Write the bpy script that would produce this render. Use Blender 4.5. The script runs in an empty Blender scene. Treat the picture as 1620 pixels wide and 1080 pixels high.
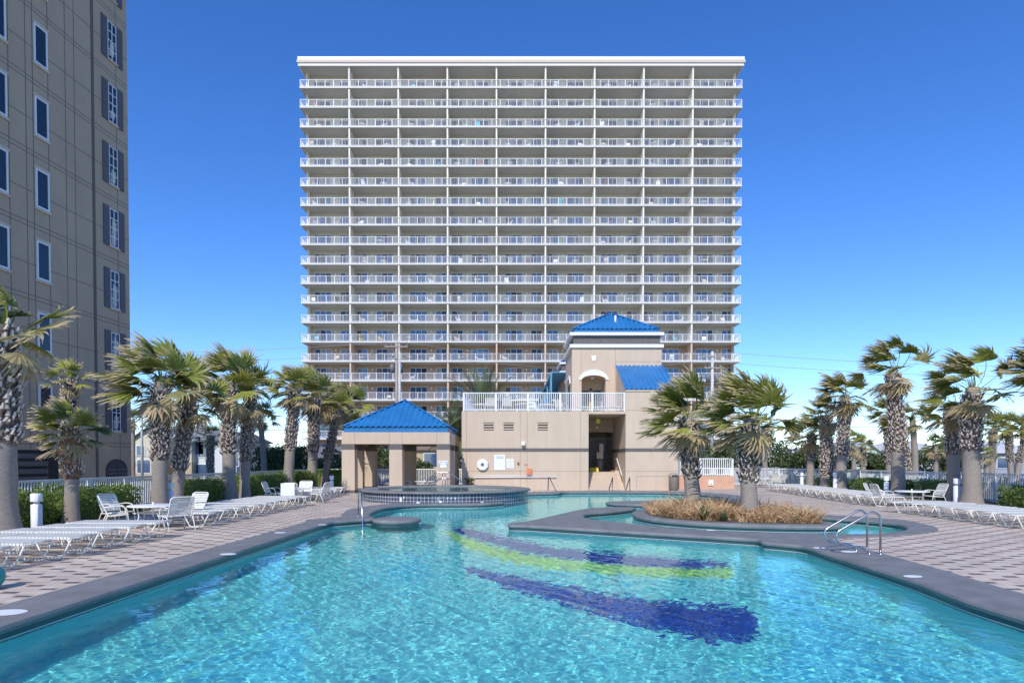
import bpy, math, random
import numpy as np
from mathutils import Vector, Matrix, noise, geometry
S = bpy.context.scene
COL = S.collection
rad = math.radians
rnd = random.Random(7)

# ------------------------------------------------------------------ camera
PITCH = rad(1.1); EYE = 1.7; F = 1000.0
YC = 729 + 1000*math.tan(PITCH)
cd = bpy.data.cameras.new('camera'); cam = bpy.data.objects.new('camera', cd); COL.objects.link(cam)
cam.location = (0, 0, EYE); cam.rotation_euler = (rad(90)-PITCH, 0, 0)
cd.sensor_width = 36; cd.lens = 36*F/1620; cd.shift_y = (YC-540)/1620; cd.clip_end = 3000; cd.clip_start = 0.05
S.camera = cam
# ------------------------------------------------------------------ sky and sun
AZ = rad(15); EL = rad(41)
SUN = Vector((math.sin(AZ), math.cos(AZ), -math.tan(EL))).normalized()
W = bpy.data.worlds.new('World'); S.world = W; W.use_nodes = True
nt = W.node_tree; sk = nt.nodes.new('ShaderNodeTexSky'); sk.sky_type = 'NISHITA'; sk.sun_disc = False
sk.sun_elevation = EL; sk.sun_rotation = rad(180)+AZ
sk.air_density = 0.85; sk.dust_density = 0.05; sk.ozone_density = 5.0; sk.altitude = 0
hs = nt.nodes.new('ShaderNodeHueSaturation'); hs.inputs['Saturation'].default_value = 1.22; hs.inputs['Hue'].default_value = .511
nt.links.new(sk.outputs[0], hs.inputs['Color']); nt.links.new(hs.outputs[0], nt.nodes['Background'].inputs[0]); nt.nodes['Background'].inputs[1].default_value = 0.15
sl = bpy.data.lights.new('sun', 'SUN'); sl.energy = 2.65; sl.angle = rad(0.5); sl.color = (1.0, 0.95, 0.87)
so = bpy.data.objects.new('sun', sl); COL.objects.link(so); so.rotation_euler = SUN.to_track_quat('-Z', 'Y').to_euler()
sl.cycles.is_caustics_light = True
vs = S.view_settings; vs.view_transform = 'Standard'; vs.look = 'None'; vs.exposure = 0.58; vs.gamma = 1; vs.use_curve_mapping = False
S.cycles.max_bounces = 10; S.cycles.transparent_max_bounces = 16

# ------------------------------------------------------------------ measuring helpers
def ray(px, py):
    u = (px-810)/F; v = -(py-YC)/F
    return Vector((u, math.cos(PITCH)+v*math.sin(PITCH), -math.sin(PITCH)+v*math.cos(PITCH)))
def P(px, py, Y):
    d = ray(px, py); t = Y/d.y
    return Vector((d.x*t, Y, EYE+d.z*t))
def G(px, py, z=0.0):
    d = ray(px, py); t = (z-EYE)/d.z
    return Vector((d.x*t, d.y*t, z))
def ZZ(py, Y): return P(810, py, Y).z
def XX(px, Y, py=729): return P(px, py, Y).x

# ------------------------------------------------------------------ materials
def mat(name, c, rough=0.75, var=0.0, scale=3.0, bump=0.0, bscale=40.0, metal=0.0, c2=None, stretch=(1, 1, 1), spec=None, detail=4):
    m = bpy.data.materials.new(name); m.use_nodes = True; t = m.node_tree; b = t.nodes['Principled BSDF']
    b.inputs['Base Color'].default_value = (*c, 1); b.inputs['Roughness'].default_value = rough; b.inputs['Metallic'].default_value = metal
    if spec is not None: b.inputs['Specular IOR Level'].default_value = spec
    if var > 0 or c2 or bump > 0:
        tc = t.nodes.new('ShaderNodeTexCoord'); mp = t.nodes.new('ShaderNodeMapping'); mp.inputs['Scale'].default_value = stretch
        t.links.new(tc.outputs['Object'], mp.inputs[0])
    if var > 0 or c2:
        n = t.nodes.new('ShaderNodeTexNoise'); n.inputs['Scale'].default_value = scale; n.inputs['Detail'].default_value = detail
        n.inputs['Roughness'].default_value = 0.65
        t.links.new(mp.outputs[0], n.inputs['Vector'])
        r = t.nodes.new('ShaderNodeValToRGB'); r.color_ramp.elements[0].position = 0.3; r.color_ramp.elements[1].position = 0.7
        if c2: r.color_ramp.elements[0].color = (*c2, 1); r.color_ramp.elements[1].color = (*c, 1)
        else:
            r.color_ramp.elements[0].color = (*[x*(1-var) for x in c], 1); r.color_ramp.elements[1].color = (*[min(1, x*(1+var)) for x in c], 1)
        t.links.new(n.outputs[0], r.inputs[0]); t.links.new(r.outputs[0], b.inputs['Base Color'])
    if bump > 0:
        n2 = t.nodes.new('ShaderNodeTexNoise'); n2.inputs['Scale'].default_value = bscale; n2.inputs['Detail'].default_value = 3
        t.links.new(mp.outputs[0], n2.inputs['Vector'])
        bp = t.nodes.new('ShaderNodeBump'); bp.inputs['Strength'].default_value = bump; bp.inputs['Distance'].default_value = 0.02
        t.links.new(n2.outputs[0], bp.inputs['Height']); t.links.new(bp.outputs[0], b.inputs['Normal'])
    return m
M = {}
M['white'] = mat('white_paint', (.80, .81, .82), .45, .05, 6)
M['strap'] = mat('cream_vinyl', (.74, .725, .65), .5, .1, 9)
M['frame'] = mat('cream_tube', (.78, .76, .68), .35, .05, 9)
M['stucco'] = mat('tan_stucco', (.58, .46, .345), .9, .065, 1.3, .25, 60, stretch=(1.6, 1.6, .3), detail=8)
M['stuccoU'] = mat('tan_stucco_smooth', (.57, .455, .345), .9, .06, 2, .2, 60)
M['orange_stucco'] = mat('orange_stucco', (.62, .36, .24), .9, .08, 2, .2, 50)
M['soffit'] = mat('soffit_paint', (.62, .55, .45), .9, .04, 2)
M['joint'] = mat('wall_joint', (.36, .28, .21), .9)
M['band'] = mat('dark_stone_band', (.13, .115, .11), .7, .25, 12, .2, 80)
M['twall_cream'] = mat('tower_wall_cream', (.56, .52, .44), .9, .05, .4)
M['twall_tan'] = mat('tower_wall_tan', (.47, .34, .24), .9, .06, .4)
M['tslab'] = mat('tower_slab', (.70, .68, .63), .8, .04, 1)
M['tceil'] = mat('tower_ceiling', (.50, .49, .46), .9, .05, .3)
M['tpart'] = mat('tower_partition', (.80, .75, .66), .85, .04, .6)
M['tpartlow'] = mat('tower_partition_low', (.66, .50, .38), .85, .04, .6)
M['cornice_tan'] = mat('cornice_tan', (.62, .52, .42), .8)
M['grey_stucco'] = mat('taupe_stucco', (.48, .37, .265), .9, .07, .7, .2, 50, stretch=(1, 1, .5))
M['grey_joint'] = mat('taupe_joint', (.15, .13, .11), .9)
M['grey_dark'] = mat('charcoal_siding', (.055, .055, .065), .6, .1, 6)
M['shutter'] = mat('slate_shutter', (.115, .112, .13), .6, .1, 8)
M['blue'] = mat('blue_metal_roof', (.022, .17, .41), .45, .16, 1.2, .05, 5, spec=.4, detail=8)
M['blue_truss'] = mat('blue_painted_steel', (.10, .32, .48), .5, .1, 2)
M['slate'] = mat('slate_coping', (.198, .200, .200), .75, .22, 2.2, .35, 120, detail=8)
M['steel'] = mat('stainless_tube', (.55, .55, .55), .22, 0, metal=1.0)
M['dark_steel'] = mat('dark_rail', (.12, .11, .11), .4, 0, metal=.6)
M['mulch'] = mat('mulch_soil', (.14, .10, .07), .95, .4, 8, .6, 40)
M['sand'] = mat('sandy_ground', (.30, .25, .18), .95, .2, .3, .3, 20, c2=(.16, .17, .08))
M['trunk'] = mat('palm_trunk', (.30, .26, .22), .9, .25, 9, .6, 30, stretch=(1, 1, 6), detail=6)
M['boot'] = mat('palm_boot', (.27, .21, .165), .85, .3, 7, .3, 60, c2=(.10, .07, .055))
M['boot_tip'] = mat('palm_boot_tip', (.56, .49, .42), .85, .4, 7)
M['fibre'] = mat('palm_fibre', (.24, .12, .06), .95, .4, 14, .6, 50)
M['petiole'] = mat('palm_petiole', (.22, .24, .09), .6)
M['bark'] = mat('tree_bark', (.12, .095, .07), .9, .3, 8, .5, 30)
M['terra'] = mat('trash_can_tan', (.34, .30, .25), .7, .15, 6)
M['yellow'] = mat('yellow_plastic', (.72, .58, .03), .5)
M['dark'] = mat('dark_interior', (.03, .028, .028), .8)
M['orange'] = mat('orange_box', (.72, .22, .10), .5)
M['red'] = mat('red_letters', (.55, .06, .05), .6)
M['black'] = mat('black_letters', (.03, .03, .04), .6)
M['bluegrey'] = mat('faint_blue_letters', (.20, .25, .36), .6)
M['sign'] = mat('sign_white', (.80, .82, .84), .4)
M['teal'] = mat('teal_plastic', (.01, .30, .28), .4)
M['hut_wall'] = mat('house_siding_cream', (.62, .58, .44), .85, .05, 1)
M['hut_white'] = mat('house_siding_white', (.66, .68, .68), .85, .05, 1)
M['hut_mint'] = mat('house_siding_mint', (.50, .60, .50), .85, .05, 1)
M['hut_tan'] = mat('house_block_tan', (.50, .38, .24), .85, .1, 2)
M['hut_grey'] = mat('house_siding_grey', (.36, .38, .42), .85, .08, 1)
M['roof_grey'] = mat('shingle_grey', (.17, .17, .18), .9, .15, 6)
M['roof_brown'] = mat('shingle_brown', (.22, .16, .12), .9, .15, 6)
M['roof_white'] = mat('metal_roof_white', (.62, .63, .62), .5, .05, 3)
M['wood_pole'] = mat('weathered_wood', (.38, .34, .30), .9, .2, 6)
M['concrete_pole'] = mat('concrete_pole', (.55, .55, .54), .8, .1, 3)
M['insul'] = mat('grey_equipment', (.18, .18, .19), .5)
M['wire'] = mat('cable_black', (.04, .04, .045), .5)
M['wirel'] = mat('cable_grey', (.32, .34, .38), .4)

def glass(name, c, rough=.06):
    m = bpy.data.materials.new(name); m.use_nodes = True; t = m.node_tree; b = t.nodes['Principled BSDF']
    b.inputs['Base Color'].default_value = (*c, 1); b.inputs['Roughness'].default_value = rough
    b.inputs['Specular IOR Level'].default_value = .8; b.inputs['Coat Weight'].default_value = .6
    b.inputs['Coat Roughness'].default_value = .03
    return m
M['glass'] = glass('window_glass_dark', (.02, .035, .06)); M['glass'].node_tree.nodes['Principled BSDF'].inputs['Coat Weight'].default_value = 0; M['glass'].node_tree.nodes['Principled BSDF'].inputs['Specular IOR Level'].default_value = .45
M['glass2'] = glass('window_glass_blue', (.04, .09, .19))
M['curtain'] = mat('door_with_curtain', (.30, .30, .33), .4, .5, 1.4, stretch=(9, 1, .1))
M['curtain_brown'] = mat('brown_curtain', (.16, .12, .11), .5, .3, 1.4, stretch=(9, 1, .1))
M['pane_pale'] = mat('pale_blind_reflection', (.50, .46, .42), .7, .25, 5)  # pale patches painted on the panes for white blinds and reflections

# leaf material driven by a colour attribute: r = distance to the tip, g = leaf hue, b = dead
def leafmat(name, g1, g2, tipc, deadc, tip_at=.62):
    m = bpy.data.materials.new(name); m.use_nodes = True; t = m.node_tree; t.nodes.clear()
    out = t.nodes.new('ShaderNodeOutputMaterial'); at = t.nodes.new('ShaderNodeVertexColor'); at.layer_name = 'lc'
    sp = t.nodes.new('ShaderNodeSeparateColor'); t.links.new(at.outputs[0], sp.inputs[0])
    def mix(fac, a, b):
        x = t.nodes.new('ShaderNodeMix'); x.data_type = 'RGBA'
        t.links.new(fac, x.inputs['Factor'])
        for k, v in (('A', a), ('B', b)):
            i = [q for q in x.inputs if q.name == k and q.type == 'RGBA'][0]
            if isinstance(v, tuple): i.default_value = (*v, 1)
            else: t.links.new(v, i)
        return [q for q in x.outputs if q.type == 'RGBA'][0]
    g = mix(sp.outputs[1], g1, g2)
    r = t.nodes.new('ShaderNodeMapRange'); r.inputs['From Min'].default_value = tip_at; r.inputs['From Max'].default_value = min(1.0, tip_at+.3); r.clamp = True
    t.links.new(sp.outputs[0], r.inputs[0])
    g = mix(r.outputs[0], g, tipc); g = mix(sp.outputs[2], g, deadc)
    d = t.nodes.new('ShaderNodeBsdfPrincipled'); d.inputs['Roughness'].default_value = .5; d.inputs['Specular IOR Level'].default_value = .35
    t.links.new(g, d.inputs['Base Color'])
    tr = t.nodes.new('ShaderNodeBsdfTranslucent'); t.links.new(g, tr.inputs[0])
    mx = t.nodes.new('ShaderNodeMixShader'); mx.inputs[0].default_value = .3
    t.links.new(d.outputs[0], mx.inputs[1]); t.links.new(tr.outputs[0], mx.inputs[2]); t.links.new(mx.outputs[0], out.inputs[0])
    return m
M['fan'] = leafmat('fan_palm_leaf', (.12, .165, .04), (.46, .46, .09), (.64, .52, .32), (.52, .40, .25), .60)
M['feather'] = leafmat('date_palm_leaf', (.09, .13, .06), (.20, .24, .10), (.34, .33, .2), (.38, .28, .17), .9)
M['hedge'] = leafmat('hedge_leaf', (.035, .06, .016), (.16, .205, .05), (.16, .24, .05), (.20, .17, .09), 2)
M['tree'] = leafmat('oak_leaf', (.04, .07, .025), (.12, .16, .06), (.1, .14, .05), (.20, .17, .10), 2)
M['drygrass'] = leafmat('dry_grass_blade', (.52, .32, .15), (.80, .58, .34), (.80, .60, .40), (.26, .16, .08), .8)
M['yucca'] = leafmat('spiky_leaf', (.06, .10, .045), (.15, .2, .08), (.3, .3, .16), (.3, .2, .1), .9)

# ------------------------------------------------------------------ mesh builder
class MB:
    def __init__(s): s.v = []; s.f = []; s.c = []; s.mi = []; s.sm = []; s.cur = 0; s.has = False
    def add(s, vs, fs, sm=False, cols=None):
        o = len(s.v); s.v += [tuple(q) for q in vs]
        s.f += [tuple(o+i for i in q) for q in fs]; s.mi += [s.cur]*len(fs); s.sm += [sm]*len(fs)
        if cols is not None: s.c += cols; s.has = True
        else: s.c += [(0, .5, 0)]*len(vs)
        return s
    def box(s, x0, x1, y0, y1, z0, z1):
        if x0 > x1: x0, x1 = x1, x0
        if y0 > y1: y0, y1 = y1, y0
        if z0 > z1: z0, z1 = z1, z0
        v = [(x, y, z) for z in (z0, z1) for y in (y0, y1) for x in (x0, x1)]
        return s.add(v, [(0, 2, 3, 1), (4, 5, 7, 6), (0, 1, 5, 4), (2, 6, 7, 3), (0, 4, 6, 2), (1, 3, 7, 5)])
    def tube(s, pts, r, n=6, radii=None, cap=True):
        pts = [Vector(p) for p in pts]; N = len(pts); ring = []
        t0 = (pts[1]-pts[0]).normalized(); u = t0.orthogonal().normalized()
        for i, p in enumerate(pts):
            t = ((pts[i+1] if i < N-1 else pts[i])-(pts[i-1] if i > 0 else pts[i])).normalized()
            u = (u-t*u.dot(t)); u = u.normalized() if u.length > 1e-6 else t.orthogonal().normalized()
            w = t.cross(u); rr = radii[i] if radii else r
            ring += [p+(u*math.cos(2*math.pi*k/n)+w*math.sin(2*math.pi*k/n))*rr for k in range(n)]
        f = [(i*n+k, i*n+(k+1) % n, (i+1)*n+(k+1) % n, (i+1)*n+k) for i in range(N-1) for k in range(n)]
        if cap: f += [tuple(range(n))[::-1], tuple((N-1)*n+k for k in range(n))]
        return s.add(ring, f, True)
    def lathe(s, prof, cx=0, cy=0, n=24, sm=True):
        v = [(cx+r*math.cos(2*math.pi*k/n), cy+r*math.sin(2*math.pi*k/n), z) for r, z in prof for k in range(n)]
        f = [(i*n+k, i*n+(k+1) % n, (i+1)*n+(k+1) % n, (i+1)*n+k) for i in range(len(prof)-1) for k in range(n)]
        return s.add(v, f, sm)
    def quad(s, a, b, c, d): return s.add([a, b, c, d], [(0, 1, 2, 3)])
    def build(s, name, m, parent=None, loc=None):
        me = bpy.data.meshes.new(name); me.from_pydata(s.v, [], s.f); 
        for q in (m if isinstance(m, (list, tuple)) else [m]): me.materials.append(q)
        me.polygons.foreach_set('material_index', s.mi); me.polygons.foreach_set('use_smooth', s.sm)
        if s.has:
            a = me.color_attributes.new('lc', 'FLOAT_COLOR', 'POINT')
            arr = np.ones((len(s.v), 4), dtype=np.float32); arr[:, :3] = np.array(s.c, dtype=np.float32); a.data.foreach_set('color', arr.ravel())
        o = bpy.data.objects.new(name, me); COL.objects.link(o)
        if parent is not None: o.parent = parent
        if loc is not None: o.location = loc
        return o
def tag(o, label=None, cat=None, group=None, kind=None):
    if label: o['label'] = label
    if cat: o['category'] = cat
    if group: o['group'] = group
    if kind: o['kind'] = kind
    return o
def empty(name, loc=(0, 0, 0), rz=0, label=None, cat=None, group=None):
    o = bpy.data.objects.new(name, None); COL.objects.link(o); o.location = loc; o.rotation_euler = (0, 0, rz); o.empty_display_size = .1
    return tag(o, label, cat, group)
def copy_tree(o, parent=None):
    c = o.copy(); COL.objects.link(c); c.parent = parent
    for ch in list(o.children): copy_tree(ch, c)
    return c
def struct(mb, name, m): return tag(mb.build(name, m), kind='structure')
ORD = 'first second third fourth fifth sixth seventh eighth ninth tenth eleventh twelfth thirteenth fourteenth fifteenth sixteenth seventeenth eighteenth nineteenth twentieth'.split()

def smooth_loop(pts, sub=5):
    out = []; n = len(pts)
    for i in range(n):
        a, b = pts[i], pts[(i+1) % n]
        ca, cb = len(a) > 2, len(b) > 2
        p1 = Vector(a[:2]); p2 = Vector(b[:2])
        p0 = p1 if ca else Vector(pts[i-1][:2]); p3 = p2 if cb else Vector(pts[(i+2) % n][:2])
        L = (p2-p1).length
        m1 = (p2-p0)*.5; m2 = (p3-p1)*.5
        if m1.length > L: m1 *= L/m1.length
        if m2.length > L: m2 *= L/m2.length
        k = sub if L > .25 else 2
        for j in range(k):
            t = j/k
            out.append(p1*(2*t**3-3*t*t+1)+m1*(t**3-2*t*t+t)+p2*(-2*t**3+3*t*t)+m2*(t**3-t*t))
    return out
def area2(lp): return sum(lp[i].x*lp[(i+1) % len(lp)].y-lp[(i+1) % len(lp)].x*lp[i].y for i in range(len(lp)))/2
def offset_loop(lp, d):      # d > 0 moves away from the enclosed area
    sgn = 1 if area2(lp) > 0 else -1; out = []; n = len(lp)
    for i in range(n):
        t = lp[(i+1) % n]-lp[i-1]
        t = t.normalized() if t.length > 1e-9 else Vector((1, 0))
        out.append(lp[i]+Vector((t.y, -t.x))*sgn*d)
    return out
def sheet(mb, loops, z):
    vv = [Vector((p.x, p.y, 0)) for lp in loops for p in lp]
    tri = geometry.tessellate_polygon([[Vector((p.x, p.y, 0)) for p in lp] for lp in loops])
    fs = []
    for a, b, c in tri:
        nz = (vv[b]-vv[a]).cross(vv[c]-vv[a]).z
        if abs(nz) < 1e-9: continue
        fs.append((a, b, c) if nz > 0 else (a, c, b))
    mb.add([(p.x, p.y, z) for p in vv], fs)
def band(mb, lpA, zA, lpB, zB, sm=True):
    n = len(lpA)
    mb.add([(p.x, p.y, zA) for p in lpA]+[(p.x, p.y, zB) for p in lpB], [(i, (i+1) % n, n+(i+1) % n, n+i) for i in range(n)], sm)
def g2(px, py, c=None):
    p = G(px, py); return (p.x, p.y) if c is None else (p.x, p.y, 1)

# ------------------------------------------------------------------ ground, deck and pool
pool_pts = [(-5.2, -5, 1), (-5.15, 6.4), g2(525, 826.5, 1), g2(570, 823), g2(592, 821.5), (-4.47, 19.8), (-4.62, 21.5), (-4.5, 23), (-4.0, 24.0), (-3.1, 24.45), (-1.3, 24.6), (-.3, 25.6, 1),
            (-.45, 26.05, 1), (.38, 27.37), (.6, 28.6), (.38, 29.83), (.1, 30.4, 1), (.6, 32.2), (2.4, 33.2), (2.9, 34.2), (7.6, 34.0), (9.1, 32.6), (9.9, 30.6), (9.7, 29.0), (8.8, 28.1), (7.5, 27.5), (6.2, 26.9), (4.6, 26.4), (3.9, 25.9), (3.8, 25.3), (4.3, 24.6),
            (5.6, 24.2), (7.4, 24.5), (8.5, 23), (8.85, 21.25), (8.95, 19.2), g2(1359, 823.5), g2(1415, 829), g2(1434, 835), g2(1427, 841), g2(1381, 845.5), g2(1313, 846), g2(1160, 842), g2(1060, 836), g2(1005, 830),
            g2(937, 823), g2(924, 817.5), g2(930, 813), (3.2, 20.9), (4.1, 21.9), (4.45, 22.6), (4.1, 23.0), (2.75, 22.4), (1.7, 20.4), g2(834.6, 825.5), g2(808, 828), g2(805, 831.5), g2(836, 832.5), g2(1185, 853.5), g2(1200, 855), g2(1209, 859), g2(1268, 865), g2(1302, 876), g2(1430, 916), g2(1529, 953), g2(1620, 981), (5.45, -5, 1)]
island_pts = [(3.75, 19.3), (4.0, 18.1), (4.7, 17.2), (5.5, 16.6), (6.6, 16.2), (7.8, 16.05), (8.5, 16.3), (8.65, 17.0), (8.3, 18.3), (7.95, 20.2), (7.3, 21.6), (6.1, 22.2), (4.8, 21.8), (4.0, 20.8)]
cop_pts = [(-5.95, -5, 1), (-5.9, 7.3), g2(482, 828, 1), g2(486, 823, 1), g2(535, 819), g2(541, 814.5), g2(556, 806), g2(603, 799), (-4.2, 25.6), (-3.2, 27), (-1.4, 28.6), (-1, 31), (.1, 33.6), (2.2, 34.6), (2.6, 35.3), (8.1, 35.2), (10.0, 33.8), (10.9, 31.6), (10.9, 29.6), (10.3, 27.9), (10.1, 25.6),
           g2(1236, 801), g2(1279, 814), g2(1350, 818), g2(1427, 824), g2(1472, 833), g2(1484, 838.5), g2(1458, 844.5), g2(1401, 849), g2(1330, 852), g2(1313, 855), g2(1344, 864), g2(1396, 878), g2(1500, 907), g2(1620, 943), (6.4, -5, 1)]
pool_lp = smooth_loop(pool_pts); isl_lp = smooth_loop(island_pts, 6); cop_lp = smooth_loop(cop_pts)
WZ = -.13
R4 = lambda x0, x1, y0, y1: [Vector((x0, y0)), Vector((x1, y0)), Vector((x1, y1)), Vector((x0, y1))]
DX0, DX1, DY0, DY1 = -11.7, 17.9, -7, 44
mb = MB(); sheet(mb, [R4(-900, 900, -500, 1500), R4(-14.4, 20.8, -9, 46.5)], -.3); struct(mb, 'ground', M['sand'])
mb = MB(); sheet(mb, [R4(-14.4, 20.8, -9, 46.5), R4(DX0, DX1, DY0, DY1)], -.012)
for a, b, c, d in ((-14.4, 20.8, -9, -9), (-14.4, 20.8, 46.5, 46.5), (-14.4, -14.4, -9, 46.5), (20.8, 20.8, -9, 46.5)):
    mb.quad((a, c, -.3), (b, d, -.3), (b, d, -.012), (a, c, -.012))
struct(mb, 'planting_ground', M['mulch'])
mb = MB(); sheet(mb, [R4(-60, 70, 62, 71)], -.292); struct(mb, 'road', mat('asphalt', (.05, .05, .052), .9, .15, 3, .3, 60))

# pavers
pm = bpy.data.materials.new('deck_pavers'); pm.use_nodes = True; t = pm.node_tree; bs = t.nodes['Principled BSDF']
def MN(op, a, b=None, c=None):
    n = t.nodes.new('ShaderNodeMath'); n.operation = op
    for i, v in enumerate((a, b, c)):
        if v is None: continue
        if isinstance(v, (int, float)): n.inputs[i].default_value = v
        else: t.links.new(v, n.inputs[i])
    return n.outputs[0]
tc = t.nodes.new('ShaderNodeTexCoord'); sx = t.nodes.new('ShaderNodeSeparateXYZ')
mpn = t.nodes.new('ShaderNodeMapping'); mpn.inputs['Location'].default_value = (200, 200, 0); t.links.new(tc.outputs['Object'], mpn.inputs[0]); t.links.new(mpn.outputs[0], sx.inputs[0])
PW, PH = .225, .112
ry = MN('DIVIDE', sx.outputs[1], PH); row = MN('FLOOR', ry); fy = MN('FRACT', ry)
par = MN('MODULO', row, 2); half = MN('MODULO', MN('FLOOR', MN('DIVIDE', row, 2)), 2)
rx = MN('ADD', MN('DIVIDE', sx.outputs[0], PW), MN('MULTIPLY', MN('ADD', par, half), .5)); colm = MN('FLOOR', rx); fx = MN('FRACT', rx)
shift = MN('MULTIPLY', half, 1)
dk = MN('MULTIPLY', MN('COMPARE', MN('MODULO', MN('ADD', colm, shift), 3), 0, .1), MN('COMPARE', par, 0, .1))
gx = MN('MINIMUM', fx, MN('SUBTRACT', 1, fx)); gy = MN('MINIMUM', fy, MN('SUBTRACT', 1, fy))
grout = MN('MAXIMUM', MN('LESS_THAN', gx, .014), MN('LESS_THAN', gy, .03))
cv = t.nodes.new('ShaderNodeCombineXYZ'); t.links.new(colm, cv.inputs[0]); t.links.new(row, cv.inputs[1])
wn = t.nodes.new('ShaderNodeTexWhiteNoise'); wn.noise_dimensions = '2D'; t.links.new(cv.outputs[0], wn.inputs['Vector'])
cr = t.nodes.new('ShaderNodeValToRGB'); t.links.new(wn.outputs[0], cr.inputs[0]); el = cr.color_ramp.elements
el[0].color = (.52, .42, .33, 1); el[1].color = (.70, .62, .51, 1)
for p_, c_ in ((.35, (.64, .53, .43)), (.65, (.58, .475, .38))):
    e = el.new(p_); e.color = (*c_, 1)
def MX(fac, a, b):
    x = t.nodes.new('ShaderNodeMix'); x.data_type = 'RGBA'
    if isinstance(fac, float): x.inputs[0].default_value = fac
    else: t.links.new(fac, x.inputs[0])
    for k, v in ((6, a), (7, b)):
        if isinstance(v, tuple): x.inputs[k].default_value = (*v, 1)
        else: t.links.new(v, x.inputs[k])
    return x.outputs[2]
dkc = MX(wn.outputs[0], (.105, .082, .085), (.19, .15, .145))
c1 = MX(dk, cr.outputs[0], dkc); c1 = MX(MN('MULTIPLY', grout, .55), c1, (.34, .27, .22))
nz = t.nodes.new('ShaderNodeTexNoise'); nz.inputs['Scale'].default_value = .6; nz.inputs['Detail'].default_value = 6; t.links.new(tc.outputs['Object'], nz.inputs['Vector'])
mr = t.nodes.new('ShaderNodeMapRange'); mr.inputs['From Min'].default_value = .35; mr.inputs['From Max'].default_value = .7; mr.inputs['To Min'].default_value = .82; mr.inputs['To Max'].default_value = 1.06; t.links.new(nz.outputs[0], mr.inputs[0])
sc_ = t.nodes.new('ShaderNodeVectorMath'); sc_.operation = 'SCALE'; t.links.new(c1, sc_.inputs[0]); t.links.new(mr.outputs[0], sc_.inputs['Scale'])
t.links.new(sc_.outputs[0], bs.inputs['Base Color']); bs.inputs['Roughness'].default_value = .88
bp = t.nodes.new('ShaderNodeBump'); bp.inputs['Strength'].default_value = .4; bp.inputs['Distance'].default_value = .006; bp.invert = True
t.links.new(grout, bp.inputs['Height']); t.links.new(bp.outputs[0], bs.inputs['Normal'])
mb = MB(); sheet(mb, [R4(DX0, DX1, DY0, DY1), offset_loop(pool_lp, .05)], 0); struct(mb, 'pool_deck', pm)

# coping: slab with rounded lip
def coping(name, outer, inner, z1=.035):
    mb = MB(); prof = [(.05, z1), (.018, z1-.008), (0, z1-.04), (.008, z1-.075), (.035, z1-.095)]
    lps = [(offset_loop(inner, d), z) for d, z in prof]
    if outer is not None:
        sheet(mb, [outer, lps[0][0]], z1); band(mb, outer, -.02, outer, z1, False)
    for i in range(len(lps)-1): band(mb, lps[i][0], lps[i][1], lps[i+1][0], lps[i+1][1])
    return mb, lps
mb, _ = coping('c', cop_lp, pool_lp); struct(mb, 'pool_coping', M['slate'])

# wall and floor materials under water
def wallmat():
    m = bpy.data.materials.new('pool_wall_tile'); m.use_nodes = True; t = m.node_tree; b = t.nodes['Principled BSDF']
    tc = t.nodes.new('ShaderNodeTexCoord'); sx = t.nodes.new('ShaderNodeSeparateXYZ'); t.links.new(tc.outputs['Object'], sx.inputs[0])
    r = t.nodes.new('ShaderNodeValToRGB'); mr = t.nodes.new('ShaderNodeMapRange'); mr.inputs['From Min'].default_value = -1; mr.inputs['From Max'].default_value = 0
    t.links.new(sx.outputs[2], mr.inputs[0]); t.links.new(mr.outputs[0], r.inputs[0]); r.color_ramp.interpolation = 'CONSTANT'
    e = r.color_ramp.elements; e[0].position = 0; e[0].color = (.26, .60, .66, 1); e[1].position = .80; e[1].color = (.035, .09, .10, 1)
    for p_, c_ in ((.872, (.5, .55, .52)), (.886, (.03, .07, .08))):
        q = e.new(p_); q.color = (*c_, 1)
    t.links.new(r.outputs[0], b.inputs['Base Color']); b.inputs['Roughness'].default_value = .3
    return m
M['poolwall'] = wallmat()
mb = MB(); o1 = offset_loop(pool_lp, .035); band(mb, o1, -.06, o1, -1.35, False)
pw = struct(mb, 'pool_wall', M['poolwall'])
def depth(x, y):
    lag = min(max((x-(2.3+.0*y))/.5, 0), 1)*min(max((y-14.3)/.6, 0), 1)*min(max((25.4-y)/.4, 0), 1)
    front = (x-.4)*-.597+16.2      # front line of the peninsula
    lag *= 1 if y > front+.1 else 0
    far = min(max((y-24.5)/3.5, 0), 1)
    return -1.25*(1-far)-.5*far if lag == 0 else (-1.25*(1-far)-.5*far)*(1-lag)-.42*lag
fx0, fx1, fy0, fy1 = -6, 11, -5.4, 35
nx, ny = 68, 160
vv = [(fx0+(fx1-fx0)*i/nx, fy0+(fy1-fy0)*j/ny) for j in range(ny+1) for i in range(nx+1)]
mb = MB(); mb.add([(x, y, depth(x, y)) for x, y in vv], [(j*(nx+1)+i, j*(nx+1)+i+1, (j+1)*(nx+1)+i+1, (j+1)*(nx+1)+i) for j in range(ny) for i in range(nx)])
fl = struct(mb, 'pool_floor', mat('pool_plaster', (.31, .78, .77), .7, .10, .5, detail=6, c2=(.23, .67, .68)))
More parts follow.
